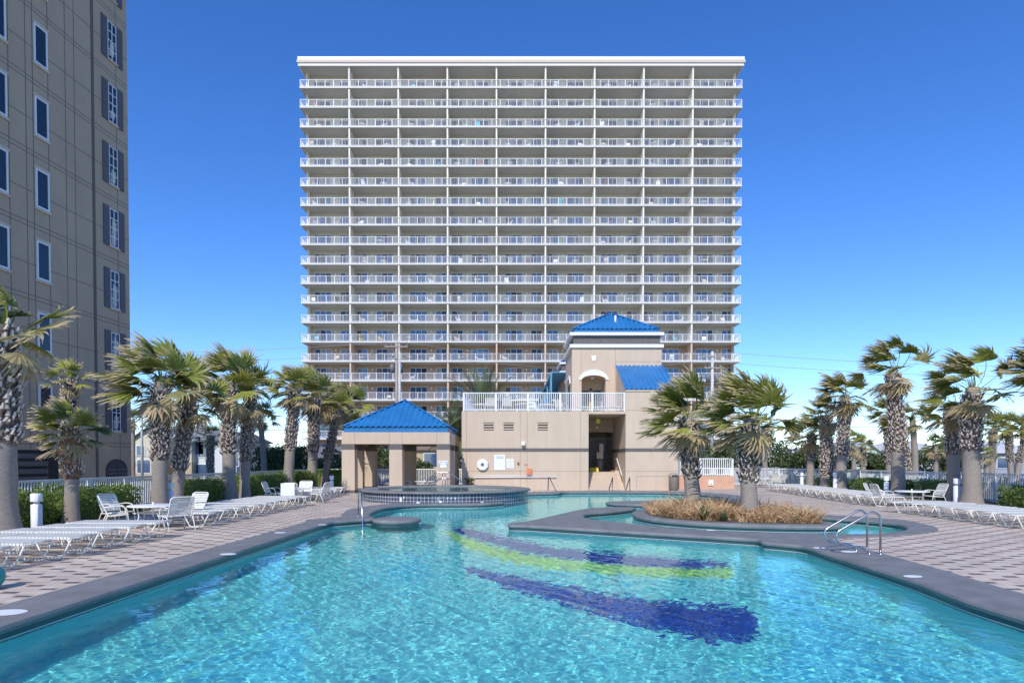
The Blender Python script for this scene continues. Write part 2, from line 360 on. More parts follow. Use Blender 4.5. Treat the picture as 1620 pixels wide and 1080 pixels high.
# water surface: real ripples built from many small waves
def ripples(X, Y, amp=1.0):
    r = np.random.RandomState(3); H = np.zeros_like(X)
    for k in range(64):
        lam = .055*(1.045**k)*(.9+.2*r.rand()); th = math.pi+r.normal(0, .8); ph = r.rand()*6.28
        a = .00047*lam**.33
        kx = 2*math.pi/lam
        dx, dy = math.cos(th), math.sin(th)
        H += a*np.sin(kx*(X*dx+Y*dy)+ph+1.2*np.sin(.9*X*dy-.7*Y*dx+ph))
    return H*amp
def inside(lp, X, Y):
    c = np.zeros(X.shape, bool); n = len(lp)
    for i in range(n):
        x1, y1 = lp[i]; x2, y2 = lp[(i+1) % n]
        if y1 == y2: continue
        hit = ((y1 > Y) != (y2 > Y)) & (X < (x2-x1)*(Y-y1)/(y2-y1)+x1); c ^= hit
    return c
def grid_mesh(name, m, xs, ys, zf, lp=None):
    X, Y = np.meshgrid(xs, ys); Z = zf(X, Y)
    nx = len(xs); ny = len(ys)
    V = np.stack([X, Y, Z], -1).reshape(-1, 3)
    J, I = np.meshgrid(np.arange(ny-1), np.arange(nx-1), indexing='ij')
    Fq = np.stack([J*nx+I, J*nx+I+1, (J+1)*nx+I+1, (J+1)*nx+I], -1).reshape(-1, 4)
    if lp is not None:
        cx = (X[:-1, :-1]+X[1:, 1:])/2; cy = (Y[:-1, :-1]+Y[1:, 1:])/2
        Fq = Fq[inside(lp, cx, cy).ravel()]
        used = np.unique(Fq); mp_ = np.zeros(len(V), int); mp_[used] = np.arange(len(used)); V = V[used]; Fq = mp_[Fq]
    me = bpy.data.meshes.new(name); me.vertices.add(len(V)); me.vertices.foreach_set('co', V.ravel())
    me.loops.add(Fq.size); me.loops.foreach_set('vertex_index', Fq.ravel().astype(np.int32))
    me.polygons.add(len(Fq)); me.polygons.foreach_set('loop_start', np.arange(0, Fq.size, 4, dtype=np.int32))
    me.polygons.foreach_set('loop_total', np.full(len(Fq), 4, dtype=np.int32)); me.polygons.foreach_set('use_smooth', np.ones(len(Fq), bool))
    me.update(); me.validate(); me.materials.append(m)
    o = bpy.data.objects.new(name, me); COL.objects.link(o); return o
def watermat(name, tint, bump=.25):
    m = bpy.data.materials.new(name); m.use_nodes = True; t = m.node_tree; t.nodes.clear()
    out = t.nodes.new('ShaderNodeOutputMaterial'); g = t.nodes.new('ShaderNodeBsdfGlass'); g.inputs['IOR'].default_value = 1.26
    g.inputs['Roughness'].default_value = 0; g.inputs[0].default_value = (*tint, 1)
    t.links.new(g.outputs[0], out.inputs[0]); return m
M['water'] = watermat('pool_water', (.77, .99, .97))
ys = [4.0]
while ys[-1] < 35: ys.append(ys[-1]+.02+.0018*max(0, ys[-1]-5))
ys = [-5+.3*i for i in range(30)]+ys
wat = grid_mesh('pool_water', M['water'], np.arange(-5.35, 10.8, .03), np.array(ys), lambda X, Y: WZ+ripples(X, Y), offset_loop(pool_lp, .12))
tag(wat, kind='structure'); wat.cycles.is_caustics_caster = True
for o in (fl, pw): o.cycles.is_caustics_receiver = True

# mosaic arcs on the pool floor, placed where the refracted view shows them
def Wp(px, py, z=-1.246):
    d = ray(px, py).normalized(); p = Vector((0, 0, EYE))+d*((WZ-EYE)/d.z)
    h = math.hypot(d.x, d.y); si = h/1.26; co = math.sqrt(1-si*si)
    k = (WZ-z)/co*si
    return Vector((p.x+d.x/h*k, p.y+d.y/h*k, z))
used_z = []
def mosaic(name, rows, m, label):
    mb = MB(); pts = []
    for x, a, b in rows: pts += [(x, a+(b-a)*.16, b-(b-a)*.16)]
    v = []
    xs_ = np.linspace(pts[0][0], pts[-1][0], 60)
    A_ = np.interp(xs_, [p[0] for p in pts], [p[1] for p in pts]); B_ = np.interp(xs_, [p[0] for p in pts], [p[2] for p in pts])
    for x, a, b in zip(xs_, A_, B_): v += [Wp(x, a), Wp(x, b)]
    mb.add(v, [(2*i, 2*i+1, 2*i+3, 2*i+2) for i in range(len(xs_)-1)])
    rr = random.Random(len(rows)*7); cells = set()
    for _ in range(900):     # added tiles feather the band edge, imitating its blur through rippled water
        x = rr.uniform(pts[0][0], pts[-1][0]); a = float(np.interp(x, xs_, A_)); b = float(np.interp(x, xs_, B_))
        off = abs(rr.gauss(0, 3.2))*(.5+(b-a)/30); y = a-off if rr.random() < .5 else b+off
        zt_ = -1.2482-.0006*len(used_z); p = Wp(x, y, zt_); c = (round(p.x/.11), round(p.y/.06))
        if c in cells: continue
        cells.add(c); x_, y_ = c[0]*.11, c[1]*.06
        mb.quad((x_-.052, y_-.028, zt_), (x_+.052, y_-.028, zt_), (x_+.052, y_+.028, zt_), (x_-.052, y_+.028, zt_))
    used_z.append(1)
    o = struct(mb, name, m); o.cycles.is_caustics_receiver = True
M['mos_blue'] = mat('cobalt_mosaic', (.003, .06, .46), .4, .5, 14, c2=(.008, .04, .32))
M['mos_green'] = mat('green_mosaic', (.62, .78, .22), .4, .2, 14)
mosaic('pool_mosaic_blue', [(716, 836, 838), (735, 833, 847), (780, 842, 862), (830, 856, 873), (880, 866, 881), (950, 874, 889), (1020, 881, 894), (1090, 886, 897), (1150, 890, 894)], M['mos_blue'], '')
mosaic('pool_mosaic_green', [(702, 838, 842), (735, 848, 864), (780, 863, 881), (830, 874, 893), (880, 882, 899), (950, 890, 904), (1020, 895, 908), (1090, 898, 912), (1160, 897, 912)], M['mos_green'], '')
mosaic('pool_mosaic_cobalt', [(740, 898, 902), (780, 906, 918), (850, 919, 944), (920, 932, 962), (980, 942, 979), (1040, 949, 995), (1100, 954, 1006), (1150, 958, 1012), (1185, 962, 1012), (1196, 972, 1004)], M['mos_blue'], '')

# planter island
mb = MB(); lps = [(offset_loop(isl_lp, d), z) for d, z in ((-.50, .06), (-.07, .06), (-.02, .045), (0, .01), (-.01, -.04), (-.04, -.06))]
for i in range(len(lps)-1): band(mb, lps[i][0], lps[i][1], lps[i+1][0], lps[i+1][1])
struct(mb, 'island_coping', M['slate'])
mb = MB(); q = offset_loop(isl_lp, -.04); band(mb, q, -.06, q, -1.3, False); struct(mb, 'island_wall', M['poolwall'])
mb = MB(); sheet(mb, [offset_loop(isl_lp, -.46)], .07); struct(mb, 'island_ground', M['mulch'])

# round stepping pad by the left handrail
mb = MB(); mb.lathe([(0, .06), (.60, .06), (.68, .045), (.70, .0), (.68, -.05), (.62, -.07), (.6, -1.3)], -3.30, 18.1, 40)
tag(mb.build('stepping_pad', M['slate']), 'round slate pad jutting into the pool at the foot of the left handrail', 'pool pad')

# ------------------------------------------------------------------ spa
SPX, SPY, SPR = -3.0, 28.6, 3.72
tm = bpy.data.materials.new('spa_tile'); tm.use_nodes = True; t = tm.node_tree; bs = t.nodes['Principled BSDF']
tc = t.nodes.new('ShaderNodeTexCoord'); sx = t.nodes.new('ShaderNodeSeparateXYZ'); t.links.new(tc.outputs['Object'], sx.inputs[0])
ang = MN('MULTIPLY', MN('ARCTAN2', sx.outputs[1], sx.outputs[0]), SPR/.15); fu = MN('FRACT', ang); fv = MN('FRACT', MN('DIVIDE', MN('ADD', sx.outputs[2], 2.005), .15))
gr = MN('MAXIMUM', MN('LESS_THAN', fu, .1), MN('LESS_THAN', fv, .1))
cv = t.nodes.new('ShaderNodeCombineXYZ'); t.links.new(MN('FLOOR', ang), cv.inputs[0]); t.links.new(MN('FLOOR', MN('DIVIDE', MN('ADD', sx.outputs[2], 2.005), .15)), cv.inputs[1])
wn = t.nodes.new('ShaderNodeTexWhiteNoise'); wn.noise_dimensions = '2D'; t.links.new(cv.outputs[0], wn.inputs['Vector'])
tcx = MX(wn.outputs[0], (.035, .045, .075), (.085, .10, .15)); t.links.new(MX(gr, tcx, (.50, .54, .56)), bs.inputs['Base Color']); bs.inputs['Roughness'].default_value = .25
spa = empty('spa_tub', (SPX, SPY, 0), 0, 'raised round hot tub with dark tiled wall and slate rim before the pavilion', 'hot tub')
mb = MB(); mb.lathe([(SPR, -1.3), (SPR, .385)], n=96); mb.build('tiled_wall', tm, spa)
mb = MB(); mb.lathe([(SPR+.002, .385), (SPR+.10, .39), (SPR+.13, .425), (SPR+.10, .465), (SPR, .475), (3.05, .475), (3.0, .45), (3.0, .33)], n=96); mb.build('rim', M['slate'], spa)
mb = MB(); mb.lathe([(3.02, .34), (3.02, -.4), (2.4, -.4), (2.4, -.62), (.01, -.62)], n=64)
o = mb.build('basin', mat('spa_plaster', (.30, .42, .40), .7, .1, 1), spa); o.cycles.is_caustics_receiver = True
th = np.linspace(0, 2*math.pi, 97)
sw = grid_mesh('water', watermat('spa_water', (.7, .9, .9)), np.arange(-3.1, 3.11, .05), np.arange(-3.1, 3.11, .05), lambda X, Y: .41+ripples(X*1.3, Y*1.3, 1.3), [Vector((3.03*math.cos(a), 3.03*math.sin(a))) for a in th[:-1]])
sw.parent = spa; sw.cycles.is_caustics_caster = True
mb = MB()
for a0, w_, z0_, z1_ in ((-1.98, .10, .08, .26), (-1.93, .03, .2, .3), (-1.78, .12, .02, .09), (-1.55, .02, .08, .30), (-1.535, .10, .06, .14), (-1.45, .025, .2, .27), (-1.41, .025, .2, .27), (-1.37, .03, .18, .27), (-1.08, .1, .02, .08)):
    rr = SPR+.006
    p = [(rr*math.cos(a0+k*w_/rr/3), rr*math.sin(a0+k*w_/rr/3)) for k in range(4)]
    mb.add([(x, y, z0_) for x, y in p]+[(x, y, z1_) for x, y in p], [(i, i+1, 5+i, 4+i) for i in range(3)])
mb.build('tile_marking', M['sign'], spa)

# ------------------------------------------------------------------ handrails
def arc_pts(pts, r=.08, n=4):
    out = [Vector(pts[0])]
    for i in range(1, len(pts)-1):
        a, b, c = Vector(pts[i-1]), Vector(pts[i]), Vector(pts[i+1])
        d1 = (a-b); d2 = (c-b); q = min(r, d1.length*.45, d2.length*.45)
        p1 = b+d1.normalized()*q; p2 = b+d2.normalized()*q
        for k in range(n+1):
            t_ = k/n; out.append(p1*(1-t_)**2+b*2*t_*(1-t_)+p2*t_*t_)
    out.append(Vector(pts[-1])); return out
def rail(name, label, loc, segs, r=.021, m='steel', group=None, n=8):
    e = empty(name, loc, 0, label, 'handrail', group); 
    for pts in segs:
        mb = MB(); mb.tube(arc_pts(pts, .12, 6), r, n); mb.build('rail_tube', M[m], e)
        mb = MB()
        for p in (pts[0], pts[-1]):
            if abs(p[2]) < .08: mb.lathe([(.045, p[2]), (.045, p[2]+.012), (.022, p[2]+.02)], p[0], p[1], 12)
        if mb.v: mb.build('base_flange', M['steel'], e)
    return e
def ladder_loop(sx): return [(0, 0, .035), (0, 0, .72), (-.14*sx, 0, .80), (-.80*sx, 0, .42), (-.78*sx, 0, .24), (-.55*sx, 0, .17), (-.33*sx, 0, .16), (-.21*sx, 0, .08), (-.2*sx, 0, .035)]
for i, (x, y) in enumerate(((6.62, 11.33), (6.60, 11.72))):
    rail('pool_handrail', ('nearer' if i == 0 else 'farther')+' looped stainless grab rail of the pair on the right pool edge', (x, y, 0), [ladder_loop(1)], group='grab rails on the right pool edge')
for i, (x, y) in enumerate(((-6.2, 5.55), (-6.2, 5.95))):
    rail('pool_handrail', ('nearer' if i == 0 else 'farther')+' grab rail just outside the left edge whose shadow crosses the coping', (x, y, 0), [ladder_loop(-1)])
rail('entry_handrail', 'slanting steel handrail by the round pad on the left', (-4.62, 19.0, 0), [[(0, 0, .035), (0, 0, .82), (.12, -.15, .80), (.42, -1.2, -.3)]], .022)
for i, (px_, s_) in enumerate(((867, 1), (963, -1), (990, -1))):
    p = G(px_, 776.5)
    rail('stair_rail', ('dark slanting rail at the far pool edge '+('below the emergency phone', 'left of the stair passage bottom', 'right of the stair passage bottom')[i]), (p.x, p.y, 0), [[(0, 0, .035), (.02 if s_ > 0 else .22, 0, .78), (.08 if s_ > 0 else .2, -.1, .76), (.5 if s_ > 0 else .02, -1.1, -.2)]], .028, 'dark_steel', n=6)
e = empty('spa_handrail', (0, 0, 0), 0, 'pair of peaked steel stair rails behind the hot tub', 'handrail')
for y_ in (32.62, 33.1):
    a, b, c, d = XX(673, y_), XX(690, y_), XX(711, y_), XX(731, y_)
    mb = MB(); mb.tube(arc_pts([(a, y_, .02), (a, y_, .55), (b, y_, 1.12), (c, y_, 1.12), (d, y_, .62), (d, y_, .02)], .1), .026, 6)
    for x_ in (XX(700, y_), XX(704, y_)): mb.tube([(x_, y_, .02), (x_, y_, 1.1)], .022, 6)
    mb.build('rail_tube', M['steel'], e)

# depth plates on the coping
for i, (px_, py_, a_, nm) in enumerate(((443, 842, .18, 'left coping, next to its far corner'), (361, 876, .2, 'left coping, halfway along'), (510, 829.5, .16, 'left coping, at the corner by the handrail'), (10, 968, .30, 'left coping, nearest the viewer'),
                                 (1296, 866, .16, 'right coping just beyond the looped rails'), (1343, 872, .2, 'right coping, directly below the looped rails'), (1444, 911, .18, 'right coping, nearest the viewer'), (1125, 838, .15, 'narrow walkway between the pools'))):
    a_ *= .72; p = G(px_, py_, .036); mb = MB(); k = 20
    mb.add([(a_*math.cos(6.283*j/k), a_*.62*math.sin(6.283*j/k), .004) for j in range(k)]+[(a_*math.cos(6.283*j/k), a_*.62*math.sin(6.283*j/k), -.002) for j in range(k)], [tuple(range(k))]+[(j+k, (j+1) % k+k, (j+1) % k, j) for j in range(k)])
    tag(mb.build('depth_plate', M['sign'], None, p), 'white oval plate in the '+nm, 'plate', 'plates set in the coping')

# ------------------------------------------------------------------ tower
YT = 93.5
TX0, TX1 = XX(475.5, YT, 400), XX(1173, YT, 400)
TZ0 = ZZ(137.2, YT); FH = (TZ0-ZZ(631.5, YT))/16
NB = 9; BW = (TX1-TX0)/NB; DEP = 2.5; NF = 20
tower = empty('apartment_tower', ((TX0+TX1)/2, YT, 0), 0, 'tall cream apartment tower with rows of white balconies', 'building')
cxT = (TX0+TX1)/2
def tb(name, mb, m): return mb.build(name, m, tower, (-cxT, -YT, 0))
ZR = ZZ(92, YT); zbase = -.5
ztan = TZ0-13*FH-.2
IN = .45
mb = MB(); mb.box(TX0+IN, TX1-IN, YT+DEP, YT+DEP+14, ztan, ZR-.4); tb('upper_wall', mb, M['twall_cream'])
mb = MB(); mb.box(TX0+IN, TX1-IN, YT+DEP, YT+DEP+14, zbase, ztan); tb('lower_wall', mb, M['twall_tan'])
mb = MB(); z0 = ZZ(105, YT)
mb.box(TX0-.15, TX1+.15, YT-.15, YT+DEP+14.3, z0, ZZ(100.8, YT)); mb.cur = 1; mb.box(TX0-.3, TX1+.3, YT-.3, YT+DEP+14.3, ZZ(100.8, YT), ZZ(96.3, YT)); mb.cur = 0
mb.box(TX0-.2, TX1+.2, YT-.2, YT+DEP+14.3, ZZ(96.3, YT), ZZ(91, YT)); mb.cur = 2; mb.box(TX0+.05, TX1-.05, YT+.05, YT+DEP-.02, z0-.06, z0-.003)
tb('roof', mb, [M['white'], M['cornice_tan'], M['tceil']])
for k in range(NF):
    z = TZ0-k*FH
    if z < -.2: break
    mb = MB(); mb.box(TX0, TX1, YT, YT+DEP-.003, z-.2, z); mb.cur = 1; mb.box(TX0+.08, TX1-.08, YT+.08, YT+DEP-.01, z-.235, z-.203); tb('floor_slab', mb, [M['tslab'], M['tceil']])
    mb = MB(); zt = z+1.06
    def run(x0, y0, x1, y1):
        L = math.hypot(x1-x0, y1-y0); ux, uy = (x1-x0)/L, (y1-y0)/L
        for zz_, h_ in ((zt-.05, .05), (z+.08, .04)):
            w = .03
            mb.box(min(x0, x1)-w, max(x0, x1)+w, min(y0, y1)-w, max(y0, y1)+w, zz_, zz_+h_)
        n = int(L/.145)
        for i in range(n+1):
            if ux > .5 and abs(((x0+ux*i*.145-TX0) % BW)-0) < .13: continue
            x, y = x0+ux*L*i/n, y0+uy*L*i/n; w = .011
            mb.add([(x-w, y, z+.12), (x+w, y, z+.12), (x+w, y, zt-.05), (x-w, y, zt-.05)], [(0, 1, 2, 3)])
        m_ = max(1, round(L/1.21))
        for i in range(m_+1):
            x, y = x0+ux*L*i/m_, y0+uy*L*i/m_; mb.box(x-.035, x+.035, y-.035, y+.035, z+.003, zt-.052)
    run(TX0+.07, YT+.09, TX1-.07, YT+.09); run(TX0+.07, YT+.2, TX0+.07, YT+DEP-.1); run(TX1-.07, YT+.2, TX1-.07, YT+DEP-.1)
    tb('railing', mb, M['white'])
zt_all = ZZ(105, YT)-.065
for b_ in range(NB+1):
    x = TX0+b_*BW
    if b_ in (0, NB):
        x = TX0+IN+.12 if b_ == 0 else TX1-IN-.12
        y0_ = YT+DEP-1.0
    else: y0_ = YT+.13
    for lo, hi, m_ in ((ztan, zt_all, 'tpart'), (zbase, ztan, 'tpartlow')):
        mb = MB(); mb.box(x-.11, x+.11, y0_, YT+DEP-.004, lo, hi); tb('partition_wall', mb, M[m_])
doors = []; lamps = []
for k in range(NF):
    z = TZ0-k*FH
    if z < 0: break
    for b_ in range(NB):
        x0 = TX0+b_*BW; s = b_ % 2
        for (a, w, npn) in ((.172*BW, .36*BW, 3), (.715*BW, .235*BW, 2)):
            a2 = a if s == 0 else BW-a-w
            doors.append((k, x0+a2, w, npn, z))
        xl = x0+(.62*BW if s == 0 else .38*BW); lamps.append((k, xl, z))
def door_mb(doorlist):
    mb = MB()
    for (k, x, w, npn, z) in doorlist:
        y = YT+DEP-.03; h = 2.12
        mb.cur = 0; fw = .06
        mb.box(x, x+w, y-.03, y+.02, z+h-fw, z+h)
        for i in range(npn+1): mb.box(x+i*(w-fw)/npn, x+i*(w-fw)/npn+fw, y-.03, y+.02, z+.003, z+h-fw)
        for i in range(npn):
            r_ = rnd.random(); mb.cur = 1 if r_ < .50 else (2 if r_ < .72 else (3 if r_ < .9 else 4))
            a = x+i*(w-fw)/npn+fw; b = x+(i+1)*(w-fw)/npn
            mb.quad((a, y-.012, z+.01), (b, y-.012, z+.01), (b, y-.012, z+h-fw), (a, y-.012, z+h-fw))
    return mb
DM = [M['white'], M['glass2'], M['glass'], M['curtain'], M['curtain_brown']]
low = [d for d in doors if d[0] >= 4]; pick = sorted(doors, key=lambda d: -d[0]); vis = [d for d in pick if d[0] <= 16][:100]
rest = [d for d in doors if d not in vis]
for d in vis: tb('glass_door', door_mb([d]), DM)
tag(tb('glass_door', door_mb(rest), DM), kind='stuff')
def lamp_mb(ls):
    mb = MB()
    for k, x, z in ls: mb.box(x-.09, x+.09, YT+DEP-.16, YT+DEP-.004, z+1.75, z+2.05)
    return mb
lv = [l for l in sorted(lamps, key=lambda q: -q[0]) if l[0] <= 16][:100]
for l in lv: tb('wall_lamp', lamp_mb([l]), M['white'])
tag(tb('wall_lamp', lamp_mb([l for l in lamps if l not in lv]), M['white']), kind='stuff')
mb = MB(); 
for x_ in (XX(727, YT), XX(533, YT), XX(590, YT), XX(880, YT), XX(1005, YT), XX(1168, YT)): mb.tube([(x_, YT+3, ZR), (x_, YT+3, ZR+(.9 if abs(x_-XX(727, YT)) < .1 else .35))], .04, 5)
tb('roof_mast', mb, M['white'])

# balcony furniture
def b_chair(m):
    mb = MB(); mb.box(-.28, .28, -.28, .28, .38, .44); mb.add([(-.28, .24, .42), (.28, .24, .42), (.28, .4, .98), (-.28, .4, .98), (-.28, .29, .42), (.28, .29, .42), (.28, .45, .98), (-.28, .45, .98)], [(0, 1, 2, 3), (7, 6, 5, 4), (3, 2, 6, 7), (0, 3, 7, 4), (1, 5, 6, 2)])
    for x in (-.25, .25):
        for y in (-.25, .25): mb.box(x-.02, x+.02, y-.02, y+.02, 0, .38)
        mb.box(x-.03, x+.03, -.25, .3, .60, .64); mb.box(x-.02, x+.02, -.25, -.21, .44, .6)
    return mb
def b_table():
    mb = MB(); mb.lathe([(.01, .72), (.5, .72), (.5, .69), (.04, .68), (.04, .05), (.25, .03), (.25, 0)], n=14)
    return mb
def b_lounge():
    mb = MB(); mb.box(-.3, .3, -.7, .45, .32, .38); mb.add([(-.3, .4, .36), (.3, .4, .36), (.3, .85, .8), (-.3, .85, .8), (-.3, .4, .32), (.3, .4, .32), (.3, .88, .76), (-.3, .88, .76)], [(0, 1, 2, 3), (7, 6, 5, 4), (0, 3, 7, 4), (1, 5, 6, 2), (3, 2, 6, 7)])
    for x in (-.27, .27):
        for y in (-.6, .3): mb.box(x-.02, x+.02, y-.02, y+.02, 0, .33)
    return mb
FM = {'white': M['white'], 'yellow': mat('yellow_sling', (.62, .50, .18), .6), 'turquoise': mat('turquoise_sling', (.10, .55, .62), .6), 'brown': mat('brown_wicker', (.20, .13, .09), .7), 'red': mat('coral_sling', (.48, .20, .17), .6), 'beige': mat('beige_sling', (.60, .52, .40), .7)}
protos = {}
placed = 0
for k in range(0, 17):
    for b_ in range(NB):
        z = TZ0-k*FH; r_ = rnd.random()
        n = 0 if r_ < .18 else (1 if r_ < .5 else 2)
        if k >= 14 and 4 < b_ < 7: continue
        ks = rnd.sample(['chair', 'table', 'lounge', 'chair'], n)
        cols = [rnd.choice(['white', 'white', 'white', 'beige', 'brown', 'white', 'white', 'beige', 'brown', 'beige', 'white', 'turquoise', 'white', 'beige', 'red', 'beige', 'white', 'beige']) for _ in ks]
        if k == 2 and b_ == 0: ks = ['chair', 'lounge']; cols = ['yellow', 'turquoise']
        if k == 13 and b_ == 4-3: cols = ['yellow']*len(ks)
        seen = set()
        for j, kd in enumerate(ks):
            c_ = cols[j] if kd != 'table' else 'white'
            if (kd, c_) in seen: continue
            seen.add((kd, c_)); key = (kd, c_)
            if key not in protos:
                o = {'chair': lambda: b_chair(0), 'table': b_table, 'lounge': b_lounge}[kd]().build('balcony_'+{'chair': 'chair', 'table': 'table', 'lounge': 'lounger'}[kd], FM[c_])
                protos[key] = o
            else: o = protos[key].copy(); COL.objects.link(o)
            o.location = (TX0+b_*BW+BW*((.25, .68)[j] + rnd.uniform(-.08, .08)), YT+.8+rnd.uniform(-.1, .5), z+.004); o.rotation_euler = (0, 0, rnd.choice([0, 1.3, -1.3, 3.1])+rnd.uniform(-.3, .3))
            tag(o, f"{c_} {'chair' if kd=='chair' else 'round table' if kd=='table' else 'lounger'} on the {ORD[k]} balcony level down, {ORD[b_]} bay from left", {'chair': 'chair', 'table': 'table', 'lounge': 'lounger'}[kd], 'furniture on the tower balconies')
            placed += 1

# ------------------------------------------------------------------ left building
CY = 31.3; SL = .09; CX = XX(208, CY)
ub = math.atan(SL)
lb = empty('grey_tower_block', (CX, CY, 0), -ub, 'dark taupe high rise with shuttered windows at the left', 'building')
# local frame: y runs towards the far end, -y towards the camera; wall at x = 0 facing +x
def LU(px):      # distance from the far corner for a pixel column
    k = (px-810)/F     # X = k*Y*cosish ; wall X = CX - SL*(CY - Y)
    Y = (CX-SL*CY)/(k-SL)
    return -(CY-Y)*math.sqrt(1+SL*SL), Y
HB = 31; FHB = 2.91; LEN = 9.4
mb = MB(); mb.box(-16, 0, -LEN, 0, -.35, HB); mb.cur = 1
zref = 4.85
for k in range(-1, 20):
    zt = zref+k*FHB
    for dz in (.62, .45, -1.05): mb.box(.0, .006, -LEN, 0, zt+dz-.012, zt+dz+.012)
for px_ in (22, 49, 60, 84, 111, 125, 190.5): u, _ = LU(px_); mb.box(.0, .008, u-.012, u+.012, -.3, HB)
mb.build('wall', [M['grey_stucco'], M['grey_joint']], lb)
u, _ = LU(153.5); mb = MB(); mb.box(0, .03, u-.07, u+.07, -.3, HB); mb.build('expansion_joint', M['grey_joint'], lb)  # dark raised strip standing for the recessed expansion joint in the wall
def lwin(u0, u1, z0, z1, kind):
    m_ = MB(); f = .07
    if kind == 'plain':
        m_.box(-.02, .05, u0, u1, z0, z0+f); m_.box(-.02, .05, u0, u1, z1-f, z1); m_.box(-.02, .05, u0, u0+f, z0+f, z1-f); m_.box(-.02, .05, u1-f, u1, z0+f, z1-f)
    w = m_.build('window', M['white'], lb) if kind == 'plain' else None
    if kind == 'plain':
        q = MB(); q.box(0, .02, u0+f, u1-f, z0+f, z1-f); q.build('pane', M['glass'], w)
        q = MB(); q.box(0, .06, u0-.06, u1+.06, z1+.003, z1+.1); q.build('window_head', M['cornice_tan'], w); q = MB(); q.box(0, .07, u0-.06, u1+.06, z0-.11, z0-.003); q.build('sill', M['cornice_tan'], w)
        if rnd.random() < .55 and u1 < LU(50)[0]*0+u1:
            q = MB(); a = u0+f+.06; b = u0+(u1-u0)*rnd.uniform(.5, .8); zz = z0+f; h_ = rnd.uniform(.35, .8)
            q.add([(.023, a, zz+.02), (.023, b, zz+.02), (.023, b-.1, zz+h_*.8), (.023, a+.05, zz+h_)], [(0, 1, 2, 3)]); q.build('blind_reflection', M['pane_pale'], w)
    else:
        m_ = MB(); m_.box(-.02, .012, u0, u1, z0, z1); w = m_.build('window', M['glass'], lb)
        q = MB(); f = .035
        for i in range(3): uu = u0+i*(u1-u0-f)/2; q.box(.0125, .04, uu, uu+f, z0, z1)
        for i in range(5):
            zz = z0+i*(z1-z0-f)/4
            for j in range(2): uu = u0+j*(u1-u0-f)/2; q.box(.0125, .038, uu+f, uu+(u1-u0-f)/2, zz, zz+f)
        q.build('muntin', M['white'], w)
        q = MB(); q.box(0, .08, u0-.05, u1+.05, z0-.09, z0-.003); q.build('sill', M['cornice_tan'], w)
        q = MB(); h_ = rnd.uniform(.4, 1.5); za = z0+rnd.uniform(.05, .2)
        q.add([(.0122, u0+.1, za), (.0122, u1-.15, za+.05), (.0122, u1-.1, za+h_*.9), (.0122, u0+.2, za+h_)], [(0, 1, 2, 3)]); q.build('blind_reflection', M['pane_pale'], w)  # slanted pale patch on the glass, part blind, part painted reflection
        sw_ = .36
        for a in (u0-.04-sw_, u1+.04):
            q = MB(); q.box(0, .05, a, a+sw_, z0-.05, z1+.06)
            for i in range(14): zz = z0+i*(z1-z0)/14; q.box(.051, .062, a+.05, a+sw_-.05, zz+.02, zz+.07)
            q.build('shutter', M['shutter'], w)
uA0, uA1 = LU(62)[0], LU(83)[0]; uB1 = LU(18.5)[0]; uB0 = uB1-1.25; uC0, uC1 = LU(177.5)[0], LU(191)[0]
for k in range(0, 9):
    zt = zref+k*FHB
    if k > -1: lwin(uA0, uA1, zt-1.56, zt, 'plain')
    lwin(uB0, uB1, zt-1.6, zt+.03, 'plain')
    lwin(uC0, uC1, zt-1.72, zt+.03, 'shut')
u0, u1 = LU(22)[0], LU(75)[0]
mb = MB(); mb.box(0, .015, u0, u1, -.3, 2.15); mb.cur = 1
for i in range(7): mb.box(.016, .07, u0+.03, u1-.03, -.05+i*.31, .14+i*.31)
mb.build('louvre_door', [M['dark'], M['shutter']], lb)
u0, u1 = LU(92)[0], LU(76)[0]; mb = MB(); mb.box(0, .02, u1, u0, -.3, 2.2); mb.build('door', M['dark'], lb)
u0, u1 = LU(167)[0], LU(201)[0]; um = (u0+u1)/2; hw = (u1-u0)/2
def archmb(x0, x1, hw_, zs, rise, um, x, n=12):
    pts = [(-hw_, x0)]+[(-hw_*math.cos(math.pi*i/n), zs+rise*math.sin(math.pi*i/n)) for i in range(n+1)]+[(hw_, x0)]
    m_ = MB(); N = len(pts); m_.add([(x, um+a, z) for a, z in pts]+[(0, um+a, z) for a, z in pts], [tuple(range(N))]+[(i, N+i, N+i+1, i+1) for i in range(N-1)]); return m_
mb = archmb(-.3, 0, hw, 1.3, .5, um, .02); mb.cur = 1
for i in range(9): mb.box(.021, .05, um-hw+.08, um-.04, -.2+i*.18, -.1+i*.18); mb.box(.021, .05, um+.04, um+hw-.08, -.2+i*.18, -.1+i*.18)
mb.build('arched_door', [M['grey_dark'], M['shutter']], lb)

